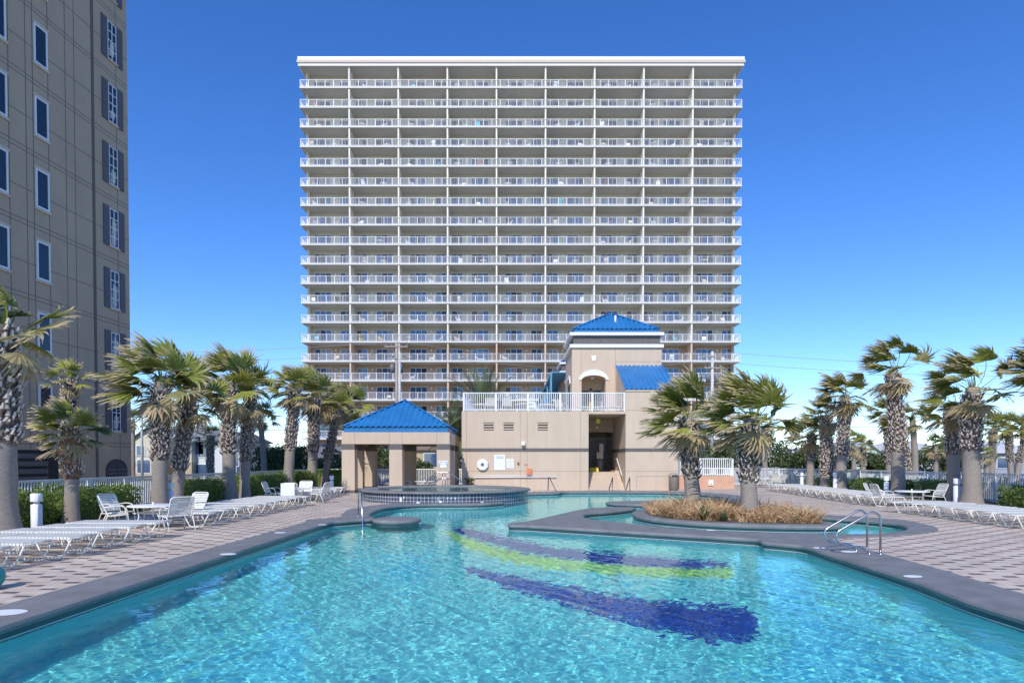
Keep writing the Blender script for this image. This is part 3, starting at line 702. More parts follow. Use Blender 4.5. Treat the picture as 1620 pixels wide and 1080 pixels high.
# ------------------------------------------------------------------ corrugated roof sheets
def corr(mb, a, b, ta, tb_, pitch=.30, amp=.04, under=0):
    """corrugated face: eave from a to b, ridge from ta to tb_ (ta may equal tb_)"""
    a, b, ta, tb_ = map(Vector, (a, b, ta, tb_)); e = (b-a); L = e.length; e = e/L
    n = e.cross(ta-a).normalized(); up = n.cross(e).normalized()
    H = (ta-a).dot(up); u1 = (ta-a).dot(e); u2 = (tb_-a).dot(e)
    N = max(8, int(L/pitch*6)); v = []
    for i in range(N+1):
        u = L*i/N
        h = H if u1 <= u <= u2 else (H*u/u1 if u < u1 else H*(L-u)/(L-u2))
        h = max(h, .001); off = n*amp*math.sin(2*math.pi*u/pitch)
        v += [a+e*u+off, a+e*u+up*h+off]
    mb.add(v, [(2*i, 2*i+2, 2*i+3, 2*i+1) for i in range(N)], True)
def hip_roof(x0, x1, y0, y1, z, za, ridge, m, parent, loc):
    mb = MB(); cy_ = (y0+y1)/2; cx_ = (x0+x1)/2; r1, r2 = (cx_-ridge/2, cy_, za), (cx_+ridge/2, cy_, za)
    A, B, C, D = (x0, y0, z), (x1, y0, z), (x1, y1, z), (x0, y1, z)
    corr(mb, A, B, r1, r2); corr(mb, B, C, r2, r2); corr(mb, C, D, r2, r1); corr(mb, D, A, r1, r1)
    o = mb.build('roof', m, parent, loc)
    mb = MB()
    for p_, q_ in ((A, r1), (B, r2), (C, r2), (D, r1), (r1, r2)):
        if p_ != q_: mb.tube([Vector(p_)+Vector((0, 0, .04)), Vector(q_)+Vector((0, 0, .04))], .05, 6)
    mb.build('ridge_cap', m, o)
    return o

# ------------------------------------------------------------------ pool house
YB = 37.0
HX0, HXs0, HXs1, HX1 = XX(730.5, YB), XX(931, YB), XX(989.5, YB), XX(1073, YB)
HZ = ZZ(650, YB); SZ1, SZ0 = ZZ(708.7, YB), ZZ(714.2, YB); OZ = ZZ(654.5, YB); LZ = ZZ(615.8, YB)
ph = empty('pool_house', (0, YB, 0), 0, 'tan stucco pool house with roof terrace and blue roofed stair tower', 'building')
def hb(name, mb, m, par=None): return mb.build(name, m, par or ph, (0, -YB, 0) if par is None else None)
mb = MB(); D2 = 12
mb.box(HX0, HXs0, YB, YB+D2, -.05, HZ); mb.box(HXs1, HX1, YB, YB+3.5, -.05, LZ-.02); mb.box(HXs1, HX1, YB+3.503, YB+D2, -.05, HZ)
mb.box(HXs0+.003, HXs1-.003, YB+.003, YB+D2, OZ, HZ-.004); mb.box(HXs0+.003, HXs1-.003, YB+7.5, YB+D2, -.05, OZ-.004)
mbw = mb
mb = MB()
for a, b in ((HX0, HXs0), (HXs1, HX1)): mb.box(a, b, YB-.012, YB-.001, SZ0, SZ1)
mb.box(HXs1-.012, HXs1-.001, YB, YB+5, SZ0, SZ1)
hb('stone_band', mb, M['band'])
mb = mbw; mb.cur = 1; jw = .014
for px_ in (738, 823, 834, 918): mb.box(XX(px_, YB)-jw, XX(px_, YB)+jw, YB-.004, YB-.001, -.04, HZ-.02)
for a, b, y_ in ((HX0, HXs0, 745), (HXs1, HX1, 745), (HXs1, HX1, 648.5)): mb.box(a, b, YB-.004, YB-.001, ZZ(y_, YB)-jw, ZZ(y_, YB)+jw)
x0, x1, z0, z1 = XX(1007, YB), XX(1058, YB), .15, ZZ(753, YB)
mb.box(x0, x1, YB-.004, YB-.001, z1-jw, z1+jw); mb.box(x0-jw, x0+jw, YB-.004, YB-.001, z0, z1); mb.box(x1-jw, x1+jw, YB-.004, YB-.001, z0, z1)
hb('wall', mb, [M['stucco'], M['joint']])
for px_ in (773, 804.5, 858.5):
    xc = XX(px_, YB); z1, z0 = ZZ(668, YB), ZZ(680.3, YB); mb = MB(); w = .29
    mb.box(xc-w, xc+w, YB-.01, YB-.002, z0, z1); mb.cur = 1; mb.box(xc-w-.06, xc+w+.06, YB-.03, YB-.002, z1+.002, z1+.05)
    for i in range(3): mb.box(xc-w, xc+w, YB-.05, YB-.012, z0+.04+i*.15, z0+.11+i*.15)
    hb('wall_vent', mb, [M['dark'], M['stuccoU']])
# stair passage
mb = MB(); n = 6; sw0, sw1 = HXs0+.02, HXs1-.28
for i in range(n): mb.box(sw0, sw1, YB+.35+i*.3, YB+7.49, (0 if i == 0 else i*.17+.002), (i+1)*.17)
hb('stairs', mb, M['stuccoU'])
mb = MB(); mb.add([(sw1+.001, YB+.2, 0), (sw1+.001, YB+2.1, 1.1), (sw1+.001, YB+7.4, 1.1), (sw1+.001, YB+7.4, 0), (HXs1-.002, YB+.2, 0), (HXs1-.002, YB+2.1, 1.1), (HXs1-.002, YB+7.4, 1.1), (HXs1-.002, YB+7.4, 0)], [(0, 3, 2, 1), (0, 1, 5, 4), (1, 2, 6, 5)]); hb('stair_kerb', mb, M['stuccoU'])
mb = MB(); mb.box(HXs0+.01, HXs1-.01, YB+4.6, YB+4.8, OZ-.85, OZ-.01); hb('passage_beam', mb, M['stuccoU'])
mb = MB()
gx0, gx1, gz1 = XX(933, YB+4.7), XX(967, YB+4.7), ZZ(693, YB+4.7)
for i in range(17): x = gx0+(gx1-gx0)*i/16; mb.box(x-.012, x+.012, YB+4.69, YB+4.71, 1.06, gz1)
for z in (1.08, gz1, 2.0): mb.box(gx0, gx1, YB+4.68, YB+4.72, z-.03, z+.02)
hb('gate', mb, M['dark_steel'])
mb = MB(); mb.tube(arc_pts([(HXs1-.12, YB+.5, .85), (HXs1-.12, YB+2.3, 1.85), (HXs1-.12, YB+3.2, 1.85)], .1), .03, 6); hb('stair_handrail', mb, M['white'])
mb = MB(); xc = XX(946, YB+2); zc = ZZ(666, YB+2); mb.tube([(xc, YB+1.98, OZ-.02), (xc, YB+1.98, zc+.1)], .012, 5); mb.box(xc-.13, xc+.13, YB+1.9, YB+2.0, zc-.14, zc+.12); hb('yellow_sign', mb, M['yellow'])  # square yellow sign hung from a rod, gives no light
mb = MB(); zc = ZZ(675, YB+2.6)
mb.tube([(xc, YB+2.6, OZ-.02), (xc, YB+2.6, zc)], .015, 5); mb.lathe([(.01, zc+.08), (.12, zc+.05), (.12, zc-.04), (.01, zc-.1)], xc, YB+2.6, 12)
for k in range(5):
    a = k*1.2566+.3; d = Vector((math.cos(a), math.sin(a), 0)); s_ = Vector((-d.y, d.x, 0))*.07; c = Vector((xc, YB+2.6, zc))
    mb.add([c+d*.12-s_, c+d*.65-s_*1.2, c+d*.65+s_*1.2, c+d*.12+s_], [(0, 1, 2, 3)])
hb('ceiling_fan', mb, M['stuccoU'])
# things in the passage
q = empty('wheeled_bin', (5.72, YB+4.2, 1.03), 0, 'grey utility unit with white top standing inside the stair passage', 'equipment')
mb = MB(); mb.lathe([(.01, 0), (.22, 0), (.25, .7), (.2, .78), (.01, .8)], n=14); mb.build('drum', M['insul'], q)
mb = MB(); mb.box(-.22, .2, -.15, .15, .82, 1.25); mb.box(-.05, .22, -.12, .12, 1.26, 1.8); mb.build('white_casing', M['cornice_tan'], q)
mb = MB(); mb.add([(-.5, -.14, 0), (.1, -.14, 0), (.1, .14, 0), (-.5, .14, 0), (-.45, -.02, .22), (.08, -.02, .3)], [(0, 1, 5, 4), (2, 3, 4, 5), (0, 4, 3), (1, 2, 5)])
tag(mb.build('floor_sign', M['yellow'], None, (5.45, YB+3.6, 1.03)), 'yellow floor sign lying at the top of the stairs', 'floor sign')
# lean-to roof
mb = MB(); YTw = 40.5; zt = ZZ(577.8, YTw); X1r = XX(1045, YTw)
corr(mb, (HXs1-.03, YB-.08, LZ), (HX1-.02, YB-.08, LZ), (HXs1-.03, YTw, zt), (HX1-.02, YTw, zt), .28, .035)
hb('lean_to_roof', mb, M['blue'])
mb = MB(); mb.add([(HXs1, YB, LZ-.022), (HXs1, YTw, LZ-.022), (HXs1, YTw, zt-.05)], [(0, 1, 2)]); mb.add([(HX1-.05, YB, LZ-.022), (HX1-.05, YTw, LZ-.022), (HX1-.05, YTw, zt-.05)], [(0, 2, 1)]); mb.box(HXs1, HX1, YB-.05, YB+.0, LZ-.12, LZ-.03); hb('gable_end', mb, M['stuccoU'])
# stair tower
tx0, tx1 = XX(904.5, YTw), XX(1046, YTw); ty1 = YTw+4.7
zc0, zc1, zc2, zc3 = ZZ(550, YTw), ZZ(544.8, YTw), ZZ(530.7, YTw), ZZ(526, YTw)
ax0, ax1 = XX(920, YTw), XX(957.8, YTw); axm = (ax0+ax1)/2; ahw = (ax1-ax0)/2; azs = ZZ(600.5, YTw); arise = ZZ(593.4, YTw)-azs
mb = MB()
n = 14; ap = [(axm-ahw*math.cos(math.pi*i/n), azs+arise*math.sin(math.pi*i/n)) for i in range(n+1)]
mb.box(tx0, ax0, YTw, ty1, HZ-.03, zc0); mb.box(ax1, tx1, YTw, ty1, HZ-.03, zc0)
for i in range(n):
    (xa, za), (xb, zb_) = ap[i], ap[i+1]; mb.add([(xa, YTw, za), (xb, YTw, zb_), (xb, YTw, zc0), (xa, YTw, zc0)], [(0, 1, 2, 3)]); mb.add([(xa, YTw, za), (xb, YTw, zb_), (xb, YTw+1.6, zb_), (xa, YTw+1.6, za)], [(0, 3, 2, 1)])
mb.box(ax0+.002, ax1-.002, YTw+1.6, ty1-.003, HZ-.03, zc0-.004)
mbt = mb
mb = MB(); mb.box(tx0+.1, tx1-.1, YTw-.0+.05, ty1-.05, zc1, zc2); hb('tower_stone_band', mb, M['band'])
mb = MB(); mb.box(tx0-.14, tx1+.1, YTw-.14, ty1+.14, zc0, zc1); mb.box(tx0-.16, tx1+.12, YTw-.16, ty1+.16, zc2, zc3); hb('cornice', mb, M['white'])
mb = MB(); mb.box(tx0+.15, tx1-.2, YTw+.12, ty1-.12, zc3+.001, ZZ(519.7, YTw)); hb('roof_fascia', mb, M['blue'])
rf = hip_roof(tx0+.08, tx1-.12, YTw+.05, ty1-.05, ZZ(519.7, YTw), ZZ(498, YTw+2.3), .5, M['blue'], ph, (0, -YB, 0))
mb = MB(); xv = XX(972.5, YTw+1.4); zv = ZZ(508, YTw+1.4); mb.tube([(xv, YTw+1.3, zv-.25), (xv, YTw+1.3, zv+.35)], .07, 8); mb.build('vent_pipe', M['white'], rf)
mb = MB(); r_o = [(axm-(ahw+.18)*math.cos(math.pi*i/n)*1.0, azs-.02+(arise+.36)*math.sin(math.pi*i/n)) for i in range(n+1)]
v = [(x, YTw-.07, z) for x, z in r_o]+[(x, YTw-.07, z) for x, z in ap]+[(x, YTw-.001, z) for x, z in r_o]+[(x, YTw-.001, z) for x, z in ap]; N = n+1
mb.add(v, [(i, N+i, N+i+1, i+1) for i in range(n)]+[(i, i+1, 2*N+i+1, 2*N+i) for i in range(n)]+[(N+i+1, N+i, 3*N+i, 3*N+i+1) for i in range(n)]+[(0, 2*N, 3*N, N), (n, N+n, 3*N+n, 2*N+n)])
hb('arch_trim', mb, M['white'])
mb = MB(); xa, xb = XX(934.8, YTw), XX(943.2, YTw); za, zb_ = ZZ(571, YTw), ZZ(562.7, YTw); mb.add([(xa+.07, YTw-.05, za), (xb-.07, YTw-.05, za), (xb, YTw-.05, zb_), (xa, YTw-.05, zb_), (xa+.07, YTw-.001, za), (xb-.07, YTw-.001, za), (xb, YTw-.001, zb_), (xa, YTw-.001, zb_)], [(0, 1, 2, 3), (0, 4, 5, 1), (3, 2, 6, 7), (0, 3, 7, 4), (1, 5, 6, 2)]); hb('keystone', mb, M['white'])
for a, b in ((ax0+.15, axm-.12), (axm+.12, ax1-.1)):
    mb = MB(); mb.box(a, b, YTw+1.55, YTw+1.59, HZ, ZZ(618, YTw+1.5)); hb('door', mb, M['grey_dark'])
mb = MB(); mb.box(axm-.06, axm+.06, YTw+1.5, YTw+1.59, ZZ(614, YTw), ZZ(610, YTw)); hb('door_plate', mb, M['dark']); mb = MB(); mb.box(ax1-.45, ax1-.12, YTw+1.53, YTw+1.59, ZZ(616, YTw), ZZ(613.5, YTw)); hb('door_plate', mb, M['dark'])
mb = MB(); zl = azs+arise; mb.lathe([(.01, zl-.16), (.1, zl-.14), (.14, zl-.06), (.14, zl-.02)], axm, YTw+.7, 12); hb('ceiling_lamp', mb, M['sign'])
mb = mbt; mb.cur = 1
for px_ in (919, 973): mb.box(XX(px_, YTw)-jw, XX(px_, YTw)+jw, YTw-.004, YTw-.001, HZ, zc0-.01)
mb.box(XX(973, YTw), tx1, YTw-.004, YTw-.001, ZZ(572, YTw)-jw, ZZ(572, YTw)+jw)
hb('tower_wall', mb, [M['stucco'], M['joint']])
# arch on the tower's left side
mb = MB(); yy = [YTw+2.0+.75*math.cos(math.pi*i/10) for i in range(11)]; zz = [azs-.1+.35*math.sin(math.pi*i/10) for i in range(11)]; yo = [YTw+2.0+.98*math.cos(math.pi*i/10) for i in range(11)]; zo = [azs-.1+.62*math.sin(math.pi*i/10) for i in range(11)]
mb.add([(tx0-.06, a, b) for a, b in zip(yo, zo)]+[(tx0-.06, a, b) for a, b in zip(yy, zz)]+[(tx0, a, b) for a, b in zip(yo, zo)], [(i, i+1, 12+i, 11+i) for i in range(10)]+[(i, 22+i, 23+i, i+1) for i in range(10)]); hb('side_arch_trim', mb, M['white'])
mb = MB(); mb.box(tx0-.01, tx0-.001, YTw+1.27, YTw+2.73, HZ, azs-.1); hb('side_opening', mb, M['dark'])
# terrace railing
def picket_run(mb, p0, p1, z0, z1, gap=.11, pw=.016, post=1.75):
    p0, p1 = Vector(p0), Vector(p1); L = (p1-p0).length; d = (p1-p0)/L; s_ = Vector((-d.y, d.x, 0))
    def bar(a, b, w, za, zb):
        v = [a-s_*w, b-s_*w, b+s_*w, a+s_*w]; mb.add([(q.x, q.y, za) for q in v]+[(q.x, q.y, zb) for q in v], [(3, 2, 1, 0), (4, 5, 6, 7), (0, 1, 5, 4), (1, 2, 6, 5), (2, 3, 7, 6), (3, 0, 4, 7)])
    bar(p0, p1, .03, z1-.05, z1); bar(p0, p1, .022, z0+.07, z0+.11)
    n = int(L/gap)
    for i in range(n): a = p0+d*(L*(i+.5)/n); bar(a-d*pw, a+d*pw, .012, z0+.111, z1-.051)
    k = max(1, round(L/post))
    for i in range(k+1): a = p0+d*(L*i/k); bar(a-d*.032, a+d*.032, .036, z0+.002, z1+.01)
tz1 = ZZ(620.5, YB)
mb = MB(); picket_run(mb, (HX0+.1, YB+.12, 0), (HXs1-.04, YB+.12, 0), HZ, tz1); hb('terrace_railing', mb, M['white'])
mb = MB(); picket_run(mb, (HX0+.1, YB+.2, 0), (HX0+.1, YB+D2-.1, 0), HZ, tz1); hb('terrace_railing', mb, M['white'])
mb = MB(); picket_run(mb, (HX0+.2, YB+D2-.1, 0), (tx0-.3, YB+D2-.1, 0), HZ, tz1); hb('terrace_railing', mb, M['white'])
# wall handrail pipes, phone etc.
mb = MB(); yy_ = YB-.09
mb.tube(arc_pts([(XX(748, yy_), yy_, ZZ(759, yy_)), (XX(750, yy_), yy_, ZZ(754.8, yy_)), (XX(880, yy_), yy_, ZZ(754.2, yy_))], .1), .03, 6); mb.tube([(XX(748, yy_), yy_-.05, ZZ(752, yy_)), (XX(842, yy_), yy_-.05, ZZ(752, yy_))], .022, 6)
hb('wall_pipe', mb, M['white'])
def text(s_, size, m, parent, loc, rot=(rad(90), 0, 0), name='lettering'):
    c = bpy.data.curves.new(name, 'FONT'); c.body = s_; c.size = size; c.align_x = 'CENTER'; c.align_y = 'CENTER'; c.extrude = .002; c.materials.append(m)
    tmp = bpy.data.objects.new('tmp_text', c); COL.objects.link(tmp); dg = bpy.context.evaluated_depsgraph_get(); me = bpy.data.meshes.new_from_object(tmp.evaluated_get(dg)); me.name = name
    bpy.data.objects.remove(tmp); bpy.data.curves.remove(c)
    o = bpy.data.objects.new(name, me); COL.objects.link(o); o.parent = parent; o.location = loc; o.rotation_euler = rot; return o
def sign(name, label, x0, x1, y0, y1, Y, lines, m='sign'):
    xa, xb, zb_, za = XX(x0, Y), XX(x1, Y), ZZ(y0, Y), ZZ(y1, Y); w, h = xb-xa, zb_-za
    e = empty(name, ((xa+xb)/2, Y, (za+zb_)/2), 0, label, 'sign')
    mb = MB(); mb.box(-w/2, w/2, -.02, 0, -h/2, h/2); mb.build('board', M[m], e)
    for s_, fz, size, mm in lines: text(s_, size*h, M[mm], e, (0, -.024, fz*h))
    return e
sign('pool_rules_sign', 'larger white rules notice with a dark heading on the tan wall', 782, 799, 719, 743, YB-.003, [('POOL RULES', .40, .085, 'bluegrey'), ('NOTICE', .29, .13, 'black')]+[('- - -- --- - -- -- -', .16-.085*i, .07, 'bluegrey') for i in range(7)])
sign('small_notice', 'smaller cream notice right of the rules sign', 801, 813, 725, 740.5, YB-.003, [('--- -- ----', .30-.12*i, .1, 'bluegrey') for i in range(6)], 'strap')
e = empty('life_ring_box', (XX(763.5, YB), YB-.02, ZZ(735, YB)), 0, 'white life ring with a dark centre hung on the tan wall', 'life ring')
mb = MB(); n = 8
pr = [(.36, .0), (.36, -.1), (.30, -.16), (.12, -.16), (.1, -.1)]
v = [(r*math.cos(2*math.pi*k/n+.39), y, r*math.sin(2*math.pi*k/n+.39)) for r, y in pr for k in range(n)]
mb.add(v, [(i*n+k, i*n+(k+1) % n, (i+1)*n+(k+1) % n, (i+1)*n+k) for i in range(4) for k in range(n)]); mb.build('ring', M['sign'], e)
mb = MB(); mb.add([(.13*math.cos(k*.6283), -.09, .13*math.sin(k*.6283)) for k in range(10)], [tuple(range(10))]); mb.build('dark_centre', M['insul'], e)
e = empty('emergency_phone', (XX(837, YB), YB-.01, ZZ(746, YB)), 0, 'orange emergency call box under red figures on the wall', 'call box')
mb = MB(); mb.box(-.14, .14, -.16, 0, -.15, .2); mb.build('box', M['orange'], e); mb = MB(); mb.box(-.13, .1, -.17, -.03, -.2, -.152); mb.build('base', M['insul'], e)
text('911', .17, M['red'], e, (-.15, -.012, .40))
mb = MB(); mb.box(-.1, .1, -.28, 0, -.1, .12); tag(mb.build('flood_light', M['sign'], None, (XX(827.5, YB), YB, ZZ(701.5, YB))), 'small white square light fitting above the stone band', 'wall light')
mb = MB(); mb.lathe([(.01, 0), (.05, 0), (.05, .1), (.01, .12)], n=8); o = mb.build('hose_tap', M['dark_steel'], None, (XX(820, YB), YB-.06, ZZ(734, YB))); tag(o, 'tiny dark tap on the wall right of the notices', 'tap')
mb = MB(); mb.lathe([(.01, 0), (.27, 0), (.27, .78), (.29, .8), (.27, .92), (.15, 1.02), (.01, 1.03)], n=20)
e = empty('trash_can', (XX(1066, YB-.5), YB-.5, 0), 0, 'tan lidded trash can at the right corner of the pool house', 'trash can'); mb.build('bin', M['terra'], e)
mb = MB(); mb.box(-.16, .16, -.292, -.27, .8, .9); mb.build('flap', M['dark'], e)

# blue truss footbridge behind the pool house
br = empty('truss_footbridge', (3.4, 50, 0), 0, 'blue steel truss footbridge left of the stair tower', 'footbridge')
for x in (2.85, 4.0):
    mb = MB()
    for z in (4.9, 8.0): mb.box(x-.08, x+.08, 46, 86, z-.1, z+.1)
    for i in range(9):
        y = 46+i*5; mb.tube([(x, y, 4.9), (x, y, 8.0)], .07, 4)
        if i < 8: mb.tube([(x, y, 4.9 if i % 2 else 8.0), (x, y+5, 8.0 if i % 2 else 4.9)], .07, 4)
    mb.build('truss', M['blue_truss'], br, (-3.4, -50, 0))
mb = MB(); mb.box(2.8, 4.05, 46, 86, 4.6, 4.75); mb.box(2.8, 4.05, 46, 86, 8.1, 8.16); mb.build('walkway', M['blue_truss'], br, (-3.4, -50, 0))
# smaller lift block behind
lbk = empty('lift_block', (5.5, 52, 0), 0, 'pink stucco block with white cornice behind the stair tower', 'building')
x0 = XX(888, 50); mb = MB(); mb.box(x0, x0+2.6, 50, 53, 0, ZZ(590, 50)); mb.build('wall', M['orange_stucco'], lbk, (-5.5, -52, 0))
mb = MB(); mb.box(x0-.15, x0+2.75, 49.85, 53.15, ZZ(590, 50)+.001, ZZ(587, 50)); mb.box(x0-.15, x0+2.75, 49.85, 53.15, ZZ(576, 50), ZZ(573, 50)); mb.build('cornice', M['white'], lbk, (-5.5, -52, 0))
mb = MB(); mb.box(x0, x0+2.6, 50, 53, ZZ(587, 50)+.001, ZZ(576, 50)-.001); mb.build('stone_band', M['band'], lbk, (-5.5, -52, 0))
hip_roof(x0-.05, x0+2.65, 49.95, 53.05, ZZ(573, 50)+.01, ZZ(560, 51.5), .2, M['blue'], lbk, (-5.5, -52, 0))

# ------------------------------------------------------------------ pavilion
YG = 33.5; GX0, GX1 = XX(540.6, YG), XX(711.3, YG); GD = 5.7
gz = empty('pavilion', ((GX0+GX1)/2, YG, 0), 0, 'open tan pavilion with pyramid blue metal roof by the hot tub', 'pavilion')
gl = (-(GX0+GX1)/2, -YG, 0)
fz1, fz0, gs = ZZ(683.4, YG), ZZ(702, YG), ZZ(711, YG)
cw = XX(561, YG)-GX0; gmx = XX(626, YG)
def gcol(x, y, wx, wy):
    mb = MB(); mb.box(x, x+wx, y, y+wy, .0, gs); mb.cur = 1; mb.box(x-.004, x+wx+.004, y-.004, y+wy+.004, gs, fz0-.001); mb.box(x-.006, x+wx+.006, y-.006, y+wy+.006, .0, .16); mb.build('column', [M['stucco'], M['band']], gz, gl)
for x in (GX0, gmx-cw/2, GX1-cw): gcol(x, YG, cw, cw)
for y in (YG+GD/2-.2, ): gcol(GX0, y, cw*.7, .5); gcol(GX1-cw*.5, y, cw*.5, .5)
gcol(GX0, YG+GD-cw, cw, cw); gcol(XX(567, 38.7), YG+GD-.5, .42, .5); gcol(XX(580.5, 38.7), YG+GD-.5, .40, .5); gcol(XX(639.5, 38.7), YG+GD-.5, .68, .5); gcol(GX1-cw*.5, YG+GD-cw, cw*.5, cw)
mb = MB()
mb.box(GX0, GX1, YG, YG+.3, fz0, fz1); mb.box(GX0, GX1, YG+GD-.3, YG+GD, fz0, fz1); mb.box(GX0, GX0+.3, YG+.301, YG+GD-.301, fz0, fz1); mb.box(GX1-.3, GX1, YG+.301, YG+GD-.301, fz0, fz1)
mb.box(GX0+.301, GX1-.301, YG+.301, YG+GD-.301, fz0+.3, fz0+.4)
mb.cur = 1
for px_ in (561, 616, 636, 691): x = XX(px_, YG); mb.box(x-.012, x+.012, YG-.004, YG-.001, fz0, fz1)
mb.build('beam', [M['stucco'], M['joint']], gz, gl)
mb = MB(); mb.box(GX0+.1, GX1-.12, YG+.1, YG+GD-.1, fz1+.001, ZZ(675.2, YG+.1)); mb.build('roof_fascia', M['blue'], gz, gl)
hip_roof(GX0+.08, GX1-.02, YG+.02, YG+GD-.05, ZZ(674.5, YG), ZZ(633.6, YG+GD/2), 0.001, M['blue'], gz, gl)
sign('pavilion_sign', 'small white sign on the right front column of the pavilion', 694, 709, 728.3, 733, YG-.008, [('HOT TUB', 0, .7, 'bluegrey')])
sign('pavilion_notice', 'square white notice directly below the sign on the pavilion column', 696.5, 706.5, 733.4, 739.8, YG-.008, [('-----', .25, .3, 'bluegrey'), ('----', -.2, .3, 'bluegrey')])

# ------------------------------------------------------------------ furniture: loungers, chairs, tables
def make_lounger():
    r = empty('sun_lounger'); Lg = 1.98; w = .285; zt = .36
    for y in (-w, w):
        mb = MB(); mb.tube([(0, y, zt), (Lg, y, zt)], .015, 6); 
        mb.build('side_rail', M['frame'], r)
        for x0, x1 in ((.02, .68), (1.22, 1.84)):
            mb = MB(); mb.tube(arc_pts([(x0, y, zt-.012), (x0+.17, y, .015), (x1-.17, y, .015), (x1, y, zt-.012)], .06, 3), .014, 6); mb.build('leg', M['frame'], r)
    for x, z_ in ((.0, zt), (.66, zt), (1.25, zt), (Lg, zt), (.36, .034)):
        mb = MB(); mb.tube([(x, -w, z_-.004), (x, w, z_-.004)], .012, 5); mb.build('cross_bar', M['frame'], r)
    for nm, a, b in (('seat_straps', .03, 1.22), ('back_straps', 1.27, Lg-.03)):
        mb = MB(); n = int((b-a)/.062)
        for i in range(n):
            x = a+(b-a)*i/n; mb.box(x, x+.048, -w-.02, w+.02, zt+.012, zt+.02); mb.box(x, x+.048, -w-.022, -w-.019, zt-.02, zt+.012); mb.box(x, x+.048, w+.019, w+.022, zt-.02, zt+.012)
        mb.build(nm, M['strap'], r)
    return r
def make_chair():
    r = empty('patio_chair'); w = .27
    bx0, bz0, bx1, bz1 = -.16, .36, -.36, .84
    mb = MB(); mb.tube(arc_pts([(-.1, -w, .34), (bx0, -w, bz0), (bx1, -w, bz1), (bx1, w, bz1), (bx0, w, bz0), (-.1, w, .34)], .09, 4), .015, 6); mb.build('back_frame', M['frame'], r)
    mb = MB()
    for i in range(9):
        t_ = .1+.86*i/9; x = bx0+(bx1-bx0)*t_; z = bz0+(bz1-bz0)*t_; dx, dz = (bx1-bx0)*.075, (bz1-bz0)*.075
        mb.add([(x+.016, -w-.015, z), (x+.016, w+.015, z), (x+dx+.016, w+.015, z+dz), (x+dx+.016, -w-.015, z+dz), (x+.006, -w-.015, z), (x+.006, w+.015, z), (x+dx+.006, w+.015, z+dz), (x+dx+.006, -w-.015, z+dz)], [(0, 1, 2, 3), (7, 6, 5, 4), (0, 4, 5, 1), (3, 2, 6, 7), (0, 3, 7, 4), (1, 5, 6, 2)])
    mb.build('backrest', M['strap'], r)
    mb = MB()
    for i in range(7): x = -.13+i*.058; mb.box(x, x+.046, -w-.015, w+.015, .362+i*.004, .37+i*.004)
    mb.build('seat', M['strap'], r)
    mb = MB(); mb.tube(arc_pts([(-.16, -w, .35), (.27, -w, .375), (.27, w, .375), (-.16, w, .35)], .05, 3), .014, 6); mb.build('seat_frame', M['frame'], r)
    for y in (-w-.03, w+.03):
        mb = MB(); mb.tube(arc_pts([(.30, y, .008), (.22, y, .56), (.05, y, .60), (-.24, y, .57)], .1, 4), .0145, 6); mb.build('arm', M['frame'], r)
        mb = MB(); mb.tube([(-.33, y, .008), (-.17, y, .36), (-.13, y, .37)], .0145, 6); mb.build('leg', M['frame'], r)
        mb = MB(); mb.tube([(-.17, y, .35), (.27, y*.98, .37)], .012, 5); mb.build('side_rail', M['frame'], r)
    return r
def make_table():
    r = empty('patio_table')
    mb = MB(); mb.lathe([(.01, .585), (.56, .585), (.585, .575), (.585, .55), (.55, .545), (.01, .545)], n=32); mb.build('table_top', M['white'], r)
    for k in range(4):
        a = k*math.pi/2+.78; c, s_ = math.cos(a), math.sin(a)
        mb = MB(); mb.tube(arc_pts([(.48*c, .48*s_, .005), (.36*c, .36*s_, .3), (.42*c, .42*s_, .543)], .1, 3), .016, 6); mb.build('leg', M['frame'], r)
    mb = MB(); mb.tube([(0, 0, .3), (0, 0, .66)], .022, 8); mb.build('umbrella_tube', M['frame'], r)
    return r
L0, C0, T0 = make_lounger(), make_chair(), make_table(); used = {}
def put(proto, loc, rz, label, cat, group, sc=1):
    if proto.name not in used: o = proto; used[proto.name] = 1
    else: o = copy_tree(proto)
    o.location = loc; o.rotation_euler = (0, 0, rz); tag(o, label, cat, group)
    if sc != 1: o.scale = (sc, sc, sc)
    return o
def row(n, y0, dy, xf, rz, where, start='nearest the viewer'):
    for i in range(n):
        y = y0+dy*i; x = xf(y)
        put(L0, (x+rnd.uniform(-.10, .10), y+rnd.uniform(-.04, .04), 0), rz+rnd.uniform(-.05, .05), (f'white sun lounger, {ORD[i]} from the near end, '+where), 'sun lounger', 'sun loungers '+where)
row(6, 9.25+.3, .86, lambda y: -7.72, math.pi, 'in the near left row')
row(9, 16.5, .93, lambda y: -7.75, math.pi, 'in the middle left row')
row(8, 26.3, .84, lambda y: -7.95-.08*(y-26), math.pi, 'in the left row before the pavilion')
row(8, 15.0, .83, lambda y: 12.5, 0, 'in the near right row')
row(15, 23.8, .90, lambda y: 13.3+.1*(y-24), 0, 'in the far right row along the fence')
def tset(cx, cy, chairs, where, tname):
    put(T0, (cx, cy, 0), .3, 'round white patio table '+where, 'table', 'patio tables')
    for dx, dy, rz, nm in chairs: put(C0, (cx+dx, cy+dy, 0), rz, 'strapped cream patio chair '+nm+' '+tname, 'chair', 'patio chairs '+where)
tset(-9.15, 16.1, [(-.75, -.35, rad(35), 'on the near left side of'), (-1.15, .35, rad(-15), 'on the left side of'), (1.0, -.75, rad(140), 'on the near right side of'), (.45, 1.0, rad(-110), 'on the far side of')], 'by the left hedge', 'the table by the left hedge')
tset(-8.9, 26.0, [(-1.0, .1, 0, 'on the left side of'), (.15, -.85, rad(95), 'on the near side of'), (1.15, -.4, rad(165), 'on the right side of'), (0, 1.0, rad(-90), 'on the far side of')], 'near the pavilion', 'the table near the pavilion')
